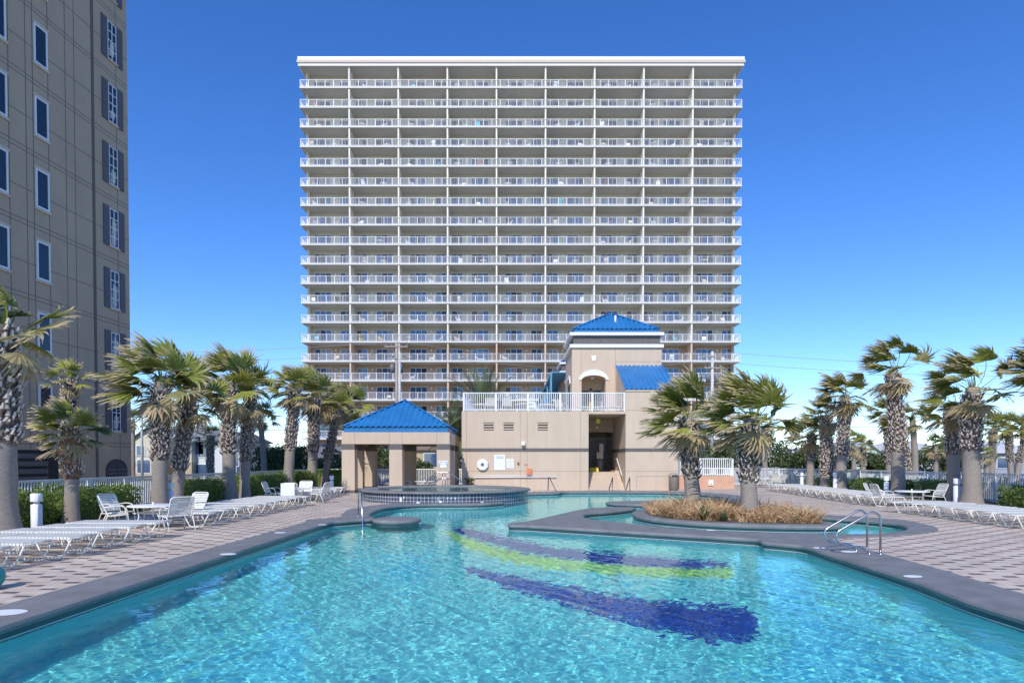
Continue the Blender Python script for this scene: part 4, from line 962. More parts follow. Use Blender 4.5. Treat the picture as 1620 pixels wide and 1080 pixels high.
mb = MB(); mb.box(-.27, .27, -.03, .0, .0, .5); mb.box(-.27, .27, .0, .09, .47, .5); tag(mb.build('white_towel', M['sign'], None, (-8.78, 24.745, .33)), 'white towel hung over a chair back near the pavilion', 'towel')
tset(15.0, 23.7, [(-1.15, -.1, 0, 'on the left side of'), (1.05, .3, math.pi, 'on the right side of'), (-.95, .75, rad(-40), 'on the far left side of')], 'between the right rows', 'the table between the right rows')
tset(16.6, 41.0, [(-.7, 0, 0, 'on the left side of'), (.75, -.1, math.pi, 'on the right side of'), (.1, -.85, rad(90), 'on the near side of')], 'at the far right gate', 'the table at the far right gate')
tset(-4.9, 35.4, [(-1.0, 0, 0, 'on the left side of'), (.95, .2, math.pi, 'on the right side of'), (.4, 1.1, rad(-90), 'on the far side of')], 'inside the pavilion', 'the table inside the pavilion')
# terrace furniture
for i, (px_, y_, rz, nm) in enumerate(((775, 1.2, 90, 'leftmost on the roof terrace'), (802, 1.2, 90, 'second from left on the roof terrace'), (888, 2.0, 45, 'on the roof terrace before the footbridge'), (842, 2.6, -80, 'in the middle of the roof terrace'))):
    p = P(px_, 640, YB+y_); put(C0, (p.x, p.y, HZ), rad(rz), 'cream patio chair '+nm, 'chair', 'chairs on the roof terrace')
for i, (px_, y_, nm) in enumerate(((760, 2.2, 'left end'), (829, 1.9, 'middle'), (866, 2.4, 'right part'))):
    p = P(px_, 640, YB+y_); put(T0, (p.x, p.y, HZ), 0, 'round white table at the '+nm+' of the roof terrace', 'table', 'tables on the roof terrace')
for i, px_ in enumerate((925, 955, 975)):
    p = P(px_, 645, YB+1.5); put(L0, (p.x-.5, p.y, HZ), rad(8), f'white sun lounger on the roof terrace, {ORD[i]} from left', 'sun lounger', 'sun loungers on the roof terrace')

# bollard lights
def bollard(x, y, h, label, m='white', r=.105):
    e = empty('bollard_light', (x, y, 0), 0, label, 'bollard light', 'white bollard lights')
    mb = MB(); mb.lathe([(r, 0), (r, h*.70), (r*.55, h*.70+.01), (r*.55, h*.78)], n=20); mb.build('post', M[m], e)
    mb = MB(); mb.lathe([(r*1.05, h*.78), (r*1.05, h*.98), (r*.9, h), (.01, h)], n=20); mb.build('cap', M[m], e)
bollard(-11.75, 15.6, .9, 'fat white bollard light at the left behind the near loungers', r=.12)
bollard(-12.0, 22.2, .95, 'white bollard light behind the table by the left hedge')
bollard(-9.4, 32.9, .95, 'white bollard light at the left corner of the pavilion')
bollard(18.1, 35.4, 1.05, 'white bollard light left of the second right palm')
bollard(17.6, 29.7, 1.0, 'white bollard light behind the right patio table')
bollard(18.05, 25.6, 1.0, 'shaded bollard light left of the thick near right palm', r=.14)
bollard(18.3, 39.9, .98, 'white bollard light at the far right corner by the small palm')

# ------------------------------------------------------------------ fences
def fence(name, label, pts, h, z0=0.0, bay=2.0, m='white'):
    e = empty(name, (pts[0][0], pts[0][1], 0), 0, label, 'fence'); off = (-pts[0][0], -pts[0][1], 0)
    for (a, b) in zip(pts[:-1], pts[1:]):
        a, b = Vector((*a, 0)), Vector((*b, 0)); L = (b-a).length; n = max(1, round(L/bay)); d = (b-a)/n
        for i in range(n):
            p, q = a+d*i, a+d*(i+1); mb = MB(); s_ = Vector((-d.y, d.x, 0)).normalized(); u_ = d.normalized()
            k = int((q-p).length/.115)
            for j in range(k):
                c = p+(q-p)*((j+.5)/k); w = .02
                v = [c-u_*w-s_*.011, c+u_*w-s_*.011, c+u_*w+s_*.011, c-u_*w+s_*.011]; mb.add([(r_.x, r_.y, z0+.1) for r_ in v]+[(r_.x, r_.y, z0+h-.07) for r_ in v], [(0, 1, 5, 4), (1, 2, 6, 5), (2, 3, 7, 6), (3, 0, 4, 7)])
            mb.build('picket_panel', M[m], e, off)
            mb = MB(); w = .05; v = [p-u_*w-s_*w, p+u_*w-s_*w, p+u_*w+s_*w, p-u_*w+s_*w]; mb.add([(r_.x, r_.y, z0-.1) for r_ in v]+[(r_.x, r_.y, z0+h-.012) for r_ in v], [(0, 1, 5, 4), (1, 2, 6, 5), (2, 3, 7, 6), (3, 0, 4, 7), (4, 5, 6, 7)]); mb.build('post', M[m], e, off)
        for za, zb in ((h-.07, h), (.05, .1)):
            mb = MB(); w = .04; v = [a-s_*w, b-s_*w, b+s_*w, a+s_*w]; mb.add([(r_.x, r_.y, z0+za) for r_ in v]+[(r_.x, r_.y, z0+zb) for r_ in v], [(3, 2, 1, 0), (4, 5, 6, 7), (0, 1, 5, 4), (1, 2, 6, 5), (2, 3, 7, 6), (3, 0, 4, 7)]); mb.build('rail', M[m], e, off)
fence('picket_fence', 'long white picket fence behind the left hedge', [(-14.05, 9), (-14.05, 45)], 1.14)
fence('picket_fence', 'long white picket fence along the right side', [(20.1, 10), (20.1, 40.5), (17.6, 45.2)], 1.2)
fence('picket_fence', 'white picket fence behind the pavilion', [(-13.9, 45.2), (-3.2, 45.2)], 1.15)
fence('picket_fence', 'low white picket fence and gate at the far right', [(17.5, 45.2), (14.9, 43), (12.2, 43.2)], 1.25)
# ramp wall with fence on top
rw = empty('ramp_wall', (12, 38.4, 0), 0, 'low orange stucco wall topped by a white picket fence', 'wall')
ro = (-12, -38.4, 0)
x0, x1 = XX(1075, 38.4), XX(1162, 38.4); zt = ZZ(752.5, 38.4)
mb = MB(); mb.box(x0, x1, 38.4, 38.7, 0, zt); mb.build('wall', M['orange_stucco'], rw, ro)
mb = MB(); picket_run(mb, (XX(1108, 38.5), 38.55, 0), (x1-.05, 38.55, 0), zt, ZZ(724.5, 38.5), .12, .024, 2.0); picket_run(mb, (x0, 42.5, 0), (XX(1107, 38.5), 38.6, 0), zt*.9, ZZ(724.5, 38.5), .12, .024, 2.0); mb.build('picket_rail', M['white'], rw, ro)
mb = MB(); xc = XX(1124.5, 38.4); mb.box(xc-.16, xc+.16, 38.33, 38.398, .22, .56); mb.box(xc-.06, xc+.06, 38.28, 38.329, .32, .46); mb.build('step_light', M['strap'], rw, ro)

# ------------------------------------------------------------------ foliage
def quad_leaves(mb, pts, size, rr, cols):
    for p, c in zip(pts, cols):
        u = Vector((rr.gauss(0, 1), rr.gauss(0, 1), rr.gauss(0, 1))).normalized(); w = u.orthogonal().normalized()
        w = Matrix.Rotation(rr.random()*6.28, 3, u) @ w; v_ = u.cross(w); s_ = size*rr.uniform(.6, 1.3)
        mb.add([p-w*s_, p-v_*s_*.45, p+w*s_, p+v_*s_*.45], [(0, 1, 2, 3)], False, [c]*4)
def hedge(label, x0, x1, y0, y1, h, seed, dens=520):
    rr = random.Random(seed); e = empty('hedge', ((x0+x1)/2, (y0+y1)/2, 0), 0, label, 'hedge'); off = (-(x0+x1)/2, -(y0+y1)/2, 0)
    def lump(x, y): return 1+.24*noise.noise(Vector((x*1.1, y*1.1, seed)))+.12*noise.noise(Vector((x*3.5, y*3.5, seed)))
    mb = MB(); n = int((y1-y0)/.3); v = []; cx_ = (x0+x1)/2; hw_ = (x1-x0)/2
    for i in range(n+1):
        y = y0+.12+(y1-y0-.24)*i/n; k = lump(0, y); hh = h*k-.12; ww = (hw_-.16)*k
        v += [(cx_-ww, y, 0), (cx_-ww, y, hh*.85), (cx_-ww*.7, y, hh), (cx_+ww*.7, y, hh), (cx_+ww, y, hh*.85), (cx_+ww, y, 0)]
    f = [(i*6+k, i*6+k+1, (i+1)*6+k+1, (i+1)*6+k) for i in range(n) for k in range(5)]+[(0, 5, 4, 3, 2, 1), tuple(n*6+k for k in range(6))]
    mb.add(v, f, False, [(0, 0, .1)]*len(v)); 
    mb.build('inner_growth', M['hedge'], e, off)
    mb = MB(); pts = []; cols = []
    area = (y1-y0)*(2*h+(x1-x0))+2*h*(x1-x0)
    for _ in range(int(area*dens)):
        y = rr.uniform(y0, y1); t_ = rr.random()*(2*h+(x1-x0)+.8)
        k = lump(0, y); jit = rr.gauss(0, .055)+.01
        if t_ < h: p = Vector((x0-jit*1, y, t_*k))
        elif t_ < h+(x1-x0): p = Vector((x0+(t_-h), y, h*k+jit))
        elif t_ < 2*h+(x1-x0): p = Vector((x1+jit, y, (t_-h-(x1-x0))*k))
        else: p = Vector((rr.uniform(x0, x1), (y0 if rr.random() < .5 else y1)+jit, rr.uniform(0, h*k)))
        if noise.noise(p*2.3) < -.38: continue
        g_ = min(1, max(0, .38+.5*noise.noise(p*3)+rr.gauss(0, .22))); pts.append(p); cols.append((0, g_, 1 if rr.random() < .03 else 0))
    quad_leaves(mb, pts, .05, rr, cols); mb.build('foliage', M['hedge'], e, off)
hedge('leafy green hedge at the far left behind the fat bollard', -13.3, -12.35, 13.0, 17.0, .80, 1)
hedge('leafy green hedge between the small palm and the double palm', -13.4, -12.5, 17.6, 21.3, .82, 2)
hedge('leafy green hedge between the two double palms on the left', -13.4, -12.2, 23.7, 26.8, .86, 3)
hedge('dark green hedge behind the chairs near the pavilion', -13.4, -11.9, 28.7, 33.5, .88, 4)
hedge('short green hedge left of the pavilion', -13.2, -11.7, 34.9, 37.6, 1.0, 5)
hedge('green hedge touching the left side of the pavilion', -12.6, -10.2, 39.6, 41, 1.05, 6)
hedge('low dark hedge at the right edge behind the near right row', 18.75, 19.8, 20.2, 24.4, .64, 7)
hedge('low hedge right of the patio table on the right side', 18.7, 19.7, 26.6, 29.2, .75, 8)
hedge('low bushy hedge behind the far right row', 18.6, 19.7, 30.6, 34.6, .68, 9)
hedge('small low hedge beside the far right small palm', 18.5, 19.6, 36.4, 38.6, .6, 10)

def fan_leaf(mb, base, d, L, R, wind, wk, rr, g_, dead, nseg=22, droop=.5, half=1.55):
    d = d.normalized(); p = base.copy(); pts = [p.copy()]
    for i in range(4):
        p = p+d*(L/4); d = (d+wind*wk*.13+Vector((0, 0, -.05*droop))).normalized(); pts.append(p.copy())
    # petiole strip
    s_ = d.cross(Vector((0, 0, 1))); s_ = s_.normalized() if s_.length > .05 else Vector((1, 0, 0))
    v = []; 
    for i, q in enumerate(pts): w = .022*(1-.4*i/4); v += [q-s_*w, q+s_*w, q+Vector((0, 0, -w))]
    mb.add(v, [(3*i+a, 3*i+b, 3*i+3+b, 3*i+3+a) for i in range(4) for a, b in ((0, 1), (1, 2), (2, 0))], False, [(.1, min(1, g_+.3), dead)]*len(v))
    t_ = d; r_ = t_.cross(Vector((0, 0, 1))); r_ = r_.normalized() if r_.length > .05 else Vector((1, 0, 0))
    r_ = (Matrix.Rotation(rr.uniform(-.5, .5), 3, t_) @ r_); n_ = r_.cross(t_)
    for k in range(nseg):
        a = -half+2*half*(k+.5)/nseg
        dd = (t_*math.cos(a)+r_*math.sin(a)+n_*(-.25*abs(math.sin(a)))).normalized()
        ln = R*(.72+.28*math.cos(a*.75))*rr.uniform(.85, 1.1); q = p.copy(); v = []; cols = []
        wd = n_.cross(dd).normalized(); ple = n_*(.018 if k % 2 else -.018)
        st = 5; ws = (.012, .030, .036, .026, .012, .002)
        for i in range(st+1):
            w = ws[i]*R*1.25
            v += [q-wd*w+ple*.5, q+wd*w-ple*.5]; cols += [(i/st+rr.uniform(-.08, .08), g_, dead)]*2
            q = q+dd*(ln/st); f_ = (i+1)/st
            dd = (dd+wind*wk*.42*f_*rr.uniform(.6, 1.3)+Vector((0, 0, -1))*droop*.30*f_*f_*rr.uniform(.6, 1.3)+Vector((rr.gauss(0, .05), rr.gauss(0, .05), rr.gauss(0, .05)))).normalized()
            wd = (wd-dd*wd.dot(dd)); wd = wd.normalized() if wd.length > .01 else dd.orthogonal().normalized()
        mb.add(v, [(2*i, 2*i+1, 2*i+3, 2*i+2) for i in range(st)], False, cols)
WIND = Vector((-1, .12, .12)).normalized()
def palm(name, label, x, y, zc, R, r, seed, boot=(0, 0), nleaf=26, lean=0.0, leany=0.0, wk=1.25, dead=9, group=None, fibre=False, z0=0.0, nseg=30, Lk=1.0, flare=1.35, up=0.0):
    rr = random.Random(seed); e = empty(name, (x, y, z0), 0, label, 'palm tree', group); H = zc-z0
    def cx(z): t_ = z/H; return Vector((lean*t_**1.4+.05*math.sin(t_*3+seed), leany*t_, z))
    mb = MB(); n = 16; k = 26; v = []
    b0 = boot[0]-z0 if boot[1] else H*1.1
    for i in range(k+1):
        z = H*i/k; t_ = i/k
        rad_ = r*(1+(flare-1)*math.exp(-z*3.2))*(1-.18*t_)
        if z > b0: rad_ *= .9
        c = cx(z)
        for j in range(n):
            a = 6.2832*j/n; q = rad_*(1+.03*math.sin(a*3+z*4)+.02*rr.uniform(-1, 1)); v.append((c.x+q*math.cos(a), c.y+q*math.sin(a), c.z))
    mb.add(v, [(i*n+j, i*n+(j+1) % n, (i+1)*n+(j+1) % n, (i+1)*n+j) for i in range(k) for j in range(n)], True); mb.build('trunk', M['trunk'], e)
    if boot[1]:
        mb = MB(); z = boot[0]-z0; zt_ = min(H+.1, boot[1]-z0); rowi = 0
        while z < zt_:
            m_ = 12; c = cx(z); f_ = (z-(boot[0]-z0))/max(.1, zt_-(boot[0]-z0))
            for j in range(m_):
                a = 6.2832*(j+.5*(rowi % 2))/m_+rr.uniform(-.3, .3); o_ = Vector((math.cos(a), math.sin(a), 0)); s_ = Vector((-o_.y, o_.x, 0))
                rb = r*.86; ln = rr.uniform(.09, .27)*(.7+r); w = rb*rr.uniform(.13, .26); tilt = rr.uniform(.2, 1.25)
                b = c+o_*rb*.92+Vector((0, 0, rr.uniform(-.04, .04))); tip = b+o_*(.05+ln*.55*tilt)+Vector((0, 0, ln*(.95)))+s_*rr.uniform(-.11, .11)
                mid = (b+tip)/2+o_*.03
                mb.cur = 0
                mb.add([b-s_*w, b+s_*w, mid+s_*w*.75, mid-s_*w*.75, tip+s_*w*.4, tip-s_*w*.4, b-Vector((0, 0, .05))+o_*.02, mid+o_*.035, tip+o_*.015],
                       [(0, 6, 7, 3), (6, 1, 2, 7), (3, 5, 4, 2)], False); mb.cur = 1; mb.add([mid+s_*w*.75, mid-s_*w*.75, tip+s_*w*.4, tip-s_*w*.4, mid+o_*.035, tip+o_*.015], [(1, 4, 5, 3), (4, 0, 2, 5), (2, 3, 5)], False)
            z += .07+.02*rr.random(); rowi += 1
        mb.build('leaf_bases', [M['boot'], M['boot_tip']], e)
    if fibre:
        mb = MB(); za = (boot[0]-z0) if boot[1] else H*.6
        mb.lathe([(r*.95, za-.05), (r*1.3, za+.1), (r*1.35, H-.25), (r*.8, H)], cx(H*.8).x, 0, 18); mb.build('fibre_sheath', M['fibre'], e)
    mb = MB(); top = cx(H)
    nleaf = int(nleaf*1.05); R *= .88; r *= .88
    for i in range(nleaf):
        f_ = (i+.5)/nleaf; el_ = rad(88-104*f_**.95)+rr.uniform(-.15, .15)+up; az_ = i*2.39996+rr.uniform(-.3, .3)
        d = Vector((math.cos(az_)*math.cos(el_), math.sin(az_)*math.cos(el_), math.sin(el_)))
        base = top+Vector((d.x*r*.5, d.y*r*.5, -.25*f_))
        L = R*.46*rr.uniform(.75, 1.2)*Lk; Rb = R*.52*rr.uniform(.8, 1.15)
        g_ = min(1, max(0, rr.gauss(.48, .26))); dd_ = 0 if f_ < .72 else (rr.uniform(0, .45) if rr.random() < .6 else 0)
        fan_leaf(mb, base, d, L, Rb, WIND, wk*rr.uniform(.7, 1.3), rr, g_, dd_, nseg, .45+.5*f_)
    mb.build('crown', M['fan'], e)
    if dead:
        mb = MB()
        for i in range(dead):
            az_ = rr.random()*6.28; el_ = rad(rr.uniform(-75, -25)); d = Vector((math.cos(az_)*math.cos(el_), math.sin(az_)*math.cos(el_), math.sin(el_)))
            fan_leaf(mb, top+Vector((d.x*r, d.y*r, -.2-.25*rr.random())), d, R*.25, R*.48, WIND, wk*.7, rr, .5, rr.uniform(.65, 1), 14, 1.5)
        mb.build('dead_fronds', M['fan'], e)
    return e
LG = 'palms along the left hedge'; RG = 'palms along the right fence'
palm('fan_palm', 'very thick palm cut by the left edge of the photo', -11.58, 14.3, 4.75, 1.85, .37, 11, (2.05, 4.6), 26, -.05, wk=1.7, up=.12, group=LG)
palm('fan_palm', 'short small palm with reddish fibre near the left fence', -12.1, 17.35, 2.6, 1.22, .18, 12, (1.25, 2.5), 22, -.05, group=LG, fibre=True, dead=6)
palm('fan_palm', 'tall palm behind the left table, front trunk of its pair', -12.15, 21.7, 4.4, 2.15, .255, 13, (1.75, 4.1), 30, .1, group=LG)
palm('fan_palm', 'palm behind the left table, rear trunk of its pair', -12.35, 23.1, 4.0, 1.7, .22, 14, (1.35, 3.7), 18, .75, group=LG)
palm('fan_palm', 'palm behind the middle left row, front trunk of its pair', -12.1, 27.0, 5.0, 2.15, .28, 15, (2.0, 4.9), 30, .1, group=LG)
palm('fan_palm', 'palm behind the middle left row, rear pale trunk of its pair', -12.0, 28.4, 4.6, 1.9, .22, 16, (1.7, 4.5), 18, .3, group=LG)
palm('fan_palm', 'slim dark palm left of the chairs near the pavilion', -12.0, 34.0, 5.6, 1.9, .28, 17, (2.3, 5.5), 24, .35, group=LG)
palm('fan_palm', 'bushy palm left of the pavilion with pale trunk', -12.0, 38.0, 5.6, 2.3, .30, 18, (2.2, 5.4), 30, .1, group=LG)
palm('fan_palm', 'palm just behind the bushy one left of the pavilion', -11.8, 39.7, 5.0, 1.9, .22, 19, (1.8, 4.9), 18, .9, group=LG)
palm('fan_palm', 'drooping palm rising behind the left side of the pavilion roof', -10.9, 42.5, 5.6, 2.4, .22, 20, (2.6, 5.5), 28, .0, group=LG, dead=12)
palm('island_palm', 'left palm of the two on the dry planted island', 5.87, 20.6, 3.15, 1.8, .25, 21, (1.15, 2.9), 30, -.1, group='palms on the island', z0=.07)
palm('island_palm', 'right palm of the two on the dry planted island', 6.78, 18.0, 3.0, 1.75, .23, 22, (1.1, 2.75), 32, .0, group='palms on the island', z0=.07, dead=9, up=.05)
palm('fan_palm', 'small green palm at the far right corner of the deck', 18.45, 39.0, 3.4, 1.7, .23, 23, (1.7, 3.3), 24, .0, group=RG)
palm('fan_palm', 'palm behind the far right row, front trunk of its pair', 18.5, 35.5, 5.4, 2.0, .30, 24, (2.0, 4.9), 26, .1, group=RG, wk=1.3)
palm('fan_palm', 'palm behind the far right row, shaggy rear trunk of its pair', 18.55, 37.3, 4.4, 1.7, .33, 25, (.7, 4.3), 14, -.1, group=RG, wk=1.3)
palm('fan_palm', 'tallest palm behind the right patio table, wind torn', 18.3, 30.0, 6.0, 2.0, .30, 26, (2.1, 5.7), 16, -.25, group=RG, wk=1.4, dead=12, Lk=1.3, up=.3)
palm('fan_palm', 'shaggy trunked palm behind the tallest right palm', 20.9, 33.6, 3.9, 1.2, .26, 27, (.6, 3.8), 9, -.3, group=RG, wk=1.4)
palm('fan_palm', 'thick pale palm near the right edge of the photo', 18.2, 25.0, 4.6, 2.0, .33, 28, (2.1, 4.3), 19, -.0, group=RG, wk=1.5, dead=8, Lk=1.25, up=.12)
palm('fan_palm', 'rear palm paired with the thick pale one at the right', 18.6, 26.5, 3.9, 1.6, .26, 29, (2.0, 3.8), 14, -.2, group=RG, wk=1.3, dead=8)
palm('fan_palm', 'palm crown cut by the right edge of the photo', 18.75, 21.8, 4.8, 1.65, .28, 30, (2.0, 4.6), 24, -.1, group=RG, wk=1.4)
FG = 'distant palms'
palm('fan_palm', 'dark distant palm between two right palms', 26.9, 45, 5.0, 1.9, .26, 31, (1.5, 4.8), 20, -.3, group=FG, wk=1.3, nseg=16)
palm('fan_palm', 'pale distant palm right of the tallest palm', 29.0, 45.5, 4.8, 1.8, .23, 32, (0, 0), 18, -.2, group=FG, nseg=16, dead=9)
palm('fan_palm', 'tall thin distant palm left of the pavilion', -21.6, 55, 5.6, 2.1, .26, 33, (0, 0), 22, -.2, group=FG, wk=.8, nseg=16)
palm('fan_palm', 'brown half dead distant palm behind the left hedge', -23.0, 55, 4.2, 1.3, .3, 34, (1.6, 4), 6, 0, group=FG, wk=.7, nseg=14, dead=14)
palm('fan_palm', 'dark squat distant palm before the cream house', -26.2, 55, 3.9, 1.5, .28, 35, (.6, 3.8), 16, 0, group=FG, wk=.7, nseg=14)
palm('fan_palm', 'distant palm before the cream gable', -27.7, 50, 4.6, 1.8, .28, 36, (2.2, 4.5), 18, 0, group=FG, wk=.7, nseg=14)
palm('fan_palm', 'distant palm in front of the dark tower corner', -36.0, 60, 5.6, 1.5, .22, 37, (0, 0), 18, 0, group=FG, wk=.6, nseg=14, dead=3)
palm('fan_palm', 'palm against the dark high rise above the small palm', -15.6, 22.2, 4.6, .95, .15, 38, (2.2, 4.5), 15, .1, group=FG, wk=.3, nseg=18, dead=2)
palm('fan_palm', 'short sunny palm before the mint house', 33.3, 60, 3.1, 1.7, .25, 39, (1.2, 3), 18, 0, group=FG, wk=.3, nseg=14, dead=3)
for i, (px_, l_) in enumerate(((1571, .2), (1597, -.3), (1619, .8))):
    Y_ = 52; x = XX(px_, Y_); palm('sabal_palm', 'curved cabbage palm at the far right, '+('leftmost', 'middle', 'rightmost')[i]+' of three', x-l_*.6, Y_, 4.4, 1.9, .22, 40+i, (1.6, 4.2), 26, l_, group='three cabbage palms', wk=.15, nseg=14, dead=4)
palm('fan_palm', 'low round palm in front of the grey house on the right', XX(1560, 50), 50, 2.2, 1.1, .2, 44, (0, 0), 16, 0, group=FG, wk=.2, nseg=12, dead=3)
for i, (px_, Y_, zc_) in enumerate(((1480, 55, 3.0), (1350, 58, 3.4), (1210, 48, 4.3))):
    palm('fan_palm', ('low distant palm before the white right house', 'low distant palm between right palms', 'distant palm behind the right island palm')[i], XX(px_, Y_), Y_, zc_, 1.6, .2, 50+i, (0, 0), 18, 0, group=FG, wk=.6, nseg=12, dead=6)

# feather palm behind the terrace
def date_palm(label, x, y, zc, R, seed):
    rr = random.Random(seed); e = empty('date_palm', (x, y, 0), 0, label, 'palm tree')
    mb = MB(); mb.tube([(0, 0, -.2), (0, 0, zc*.5), (0, 0, zc)], .3, 12, [.38, .32, .34]); mb.build('trunk', M['trunk'], e)
    mb = MB()
    for i in range(46):
        f_ = (i+.5)/46; el_ = rad(85-95*f_); az_ = i*2.4+rr.uniform(-.2, .2); d = Vector((math.cos(az_)*math.cos(el_), math.sin(az_)*math.cos(el_), math.sin(el_))); p = Vector((0, 0, zc)); pts = []; L = R*rr.uniform(.9, 1.1)
        for k in range(11): pts.append((p.copy(), d.copy())); p = p+d*(L/10); d = (d+Vector((0, 0, -.07-.03*k/10))+WIND*.02).normalized()
        s_ = d.cross(Vector((0, 0, 1))).normalized(); g_ = rr.random()
        v = []
        for q, dd in pts: v += [q-s_*.015, q+s_*.015]
        mb.add(v, [(2*k, 2*k+1, 2*k+3, 2*k+2) for k in range(10)], False, [(.2, .9, 0)]*len(v))
        for k in range(2, 42):
            t_ = k/42*10; i0 = int(t_); fr = t_-i0; q = pts[i0][0].lerp(pts[min(10, i0+1)][0], fr); dd = pts[i0][1]; ln = .42*R/2.4*(math.sin(math.pi*min(1, (k+6)/50))+.15)
            for sg in (-1, 1):
                ld = (dd*.75+s_*sg*.75+Vector((0, 0, .25))).normalized(); w2 = dd*.034
                mb.add([q-w2, q+w2, q+ld*ln], [(0, 1, 2)], False, [(.3, g_, 0), (.3, g_, 0), (1, g_, 0)])
    mb.build('crown', M['feather'], e)
date_palm('feathery date palm rising behind the left end of the roof terrace', XX(762, 52), 52, 5.6, 4.0, 5)
date_palm('second feathery palm partly hidden behind the terrace railing', XX(722, 54), 54, 3.6, 3.2, 6)

# broadleaf trees and shrubs
def tree(name, label, x, y, h, rx, rz, seed, n=2600, leaf=.16, m='tree', cat='tree', group=None, z0=-.3):
    rr = random.Random(seed); e = empty(name, (x, y, z0), 0, label, cat, group)
    mb = MB(); mb.tube([(0, 0, 0), (.05, 0, h*.4), (0, .05, h*.75)], .2, 8, [.22*h/5, .16*h/5, .06])
    cl = [(Vector((rr.uniform(-.7, .7)*rx, rr.uniform(-.7, .7)*rx*.7, h-rz+rr.uniform(-.75, .7)*rz)), rr.uniform(.3, .55)*rx) for _ in range(16)]
    for c, _ in cl[:8]: mb.tube([(0, 0, h*.35), c*.6+Vector((0, 0, h*.1)), c], .06, 5, [.1, .06, .02])
    mb.build('trunk', M['bark'], e)
    mb = MB(); pts = []; cols = []
    for i in range(n):
        c, r_ = rr.choice(cl); u = Vector((rr.gauss(0, 1), rr.gauss(0, 1), rr.gauss(0, 1))).normalized(); p = c+Vector((u.x, u.y, u.z*.7))*r_*rr.uniform(.6, 1.05)
        if p.z < .1: continue
        pts.append(p); cols.append((0, min(1, max(0, .4+.3*u.z+rr.gauss(0, .2))), 0))
    quad_leaves(mb, pts, leaf, rr, cols); mb.build('crown', M[m], e)
TG = 'trees beyond the right fence'
for i, (px_, Y_, h, rx, nm) in enumerate(((1250, 62, 4.0, 2.6, 'dark round tree behind the far right gate, leftmost of its cluster'), (1283, 64, 4.0, 2.6, 'dark tree behind the small far right palm'), (1312, 62, 3.4, 2.2, 'shaded tree between the corner palms'), (1385, 64, 2.6, 2.0, 'low shrub tree before the mint house'),
                                          (1425, 60, 3.0, 2.1, 'round tree behind the tallest right palm'), (1500, 58, 3.9, 2.4, 'broad tree between the two white right houses'), (1535, 70, 2.6, 2.2, 'low tree behind the thick right palm'), (1190, 66, 5.5, 2.8, 'dark tree behind the right island palm'), (1130, 60, 4.3, 2.6, 'dark tree behind the white ramp fence'))):
    tree('broadleaf_tree', nm, XX(px_, Y_), Y_, h, rx, h*.42, 60+i, group=TG)
for i, (px_, Y_, h, rx, nm) in enumerate(((435, 60, 3.3, 2.6, 'clipped green tree left of the slim dark palm'), (470, 62, 3.4, 2.6, 'clipped green tree right of the slim dark palm'), (598, 52, 3.6, 1.9, 'leafy tree seen through the left bay of the pavilion'), (520, 62, 3.2, 2.4, 'green tree behind the left pavilion palms'), (660, 56, 2.0, 1.7, 'low tree seen through the right bay of the pavilion'), (722, 60, 4.5, 2.4, 'dark tree between pavilion and pool house'))):
    tree('broadleaf_tree', nm, XX(px_, Y_), Y_, h, rx, h*.4, 80+i, group='trees beyond the left fence')
# low far shrubs as ground cover
rr = random.Random(5); mb = MB(); pts = []; cols = []
for _ in range(9000):
    x = rr.uniform(21.5, 75) if rr.random() < .62 else rr.uniform(-50, -15); y = rr.uniform(48, 60) if x > 0 else rr.uniform(46, 58)
    hh = .75*max(0, .5+noise.noise(Vector((x*.35, y*.35, 0))))
    pts.append(Vector((x, y, -.3+rr.random()*hh))); cols.append((0, rr.random(), .1))
quad_leaves(mb, pts, .16, rr, cols); tag(mb.build('ground_cover', M['tree']), kind='stuff')

# distant tree line
mb = MB(); pts = []; cols = []
for _ in range(9000):
    x = rr.uniform(-160, 190); y = 165+rr.uniform(0, 12); hh = 3.2+2.6*noise.noise(Vector((x*.07, 0, 3)))+1.2*noise.noise(Vector((x*.3, 0, 3)))
    pts.append(Vector((x, y, -.3+rr.random()*hh))); cols.append((0, rr.random()*.6, .1))
quad_leaves(mb, pts, .75, rr, cols); tag(mb.build('distant_woods', M['tree']), kind='stuff')

# dry grass on the island
def in_loop(lp, x, y): return bool(inside(lp, np.array([x]), np.array([y]))[0])
rr = random.Random(9); mb = MB(); il = offset_loop(isl_lp, -.5); cnt = 0
xs_ = np.array([rr.uniform(3.8, 8.7) for _ in range(26000)]); ys_ = np.array([rr.uniform(16.2, 22) for _ in range(26000)]); ok = inside(il, xs_, ys_)
for x, y in zip(xs_[ok], ys_[ok]):
    edge = min(1, max(0, 1)); cl_ = noise.noise(Vector((x*1.6, y*1.6, 0)))
    if cl_ < -.08-.35*max(0, min(1, x-7)) or rr.random() < .25: continue
    h = (.34+.34*cl_)*(1.0+.45*max(0, (x-7.3)))*rr.uniform(.6, 1.2); a = rr.random()*6.28; d = Vector((math.cos(a)*.55-.1, math.sin(a)*.55-.15, 1)).normalized()
    p = Vector((x, y, .06)); s_ = d.orthogonal().normalized(); s_ = Matrix.Rotation(rr.random()*6.28, 3, d) @ s_; w = rr.uniform(.010, .024); g_ = rr.random(); v = []; c = []
    for k in range(4):
        v += [p-s_*w*(1-.25*k), p+s_*w*(1-.25*k)]; c += [(k/4, g_, (.5 if rr.random() < .1 else 0)+(.35 if k == 0 else 0))]*2
        p = p+d*(h/3*1.25); d = (d+Vector((rr.gauss(0, .22), rr.gauss(0, .22), -.42))).normalized()
    mb.add(v, [(2*k, 2*k+1, 2*k+3, 2*k+2) for k in range(3)], False, c)
tag(mb.build('dried_grass', M['drygrass']), 'straw coloured dry grass covering the island bed', 'grass', kind='stuff')
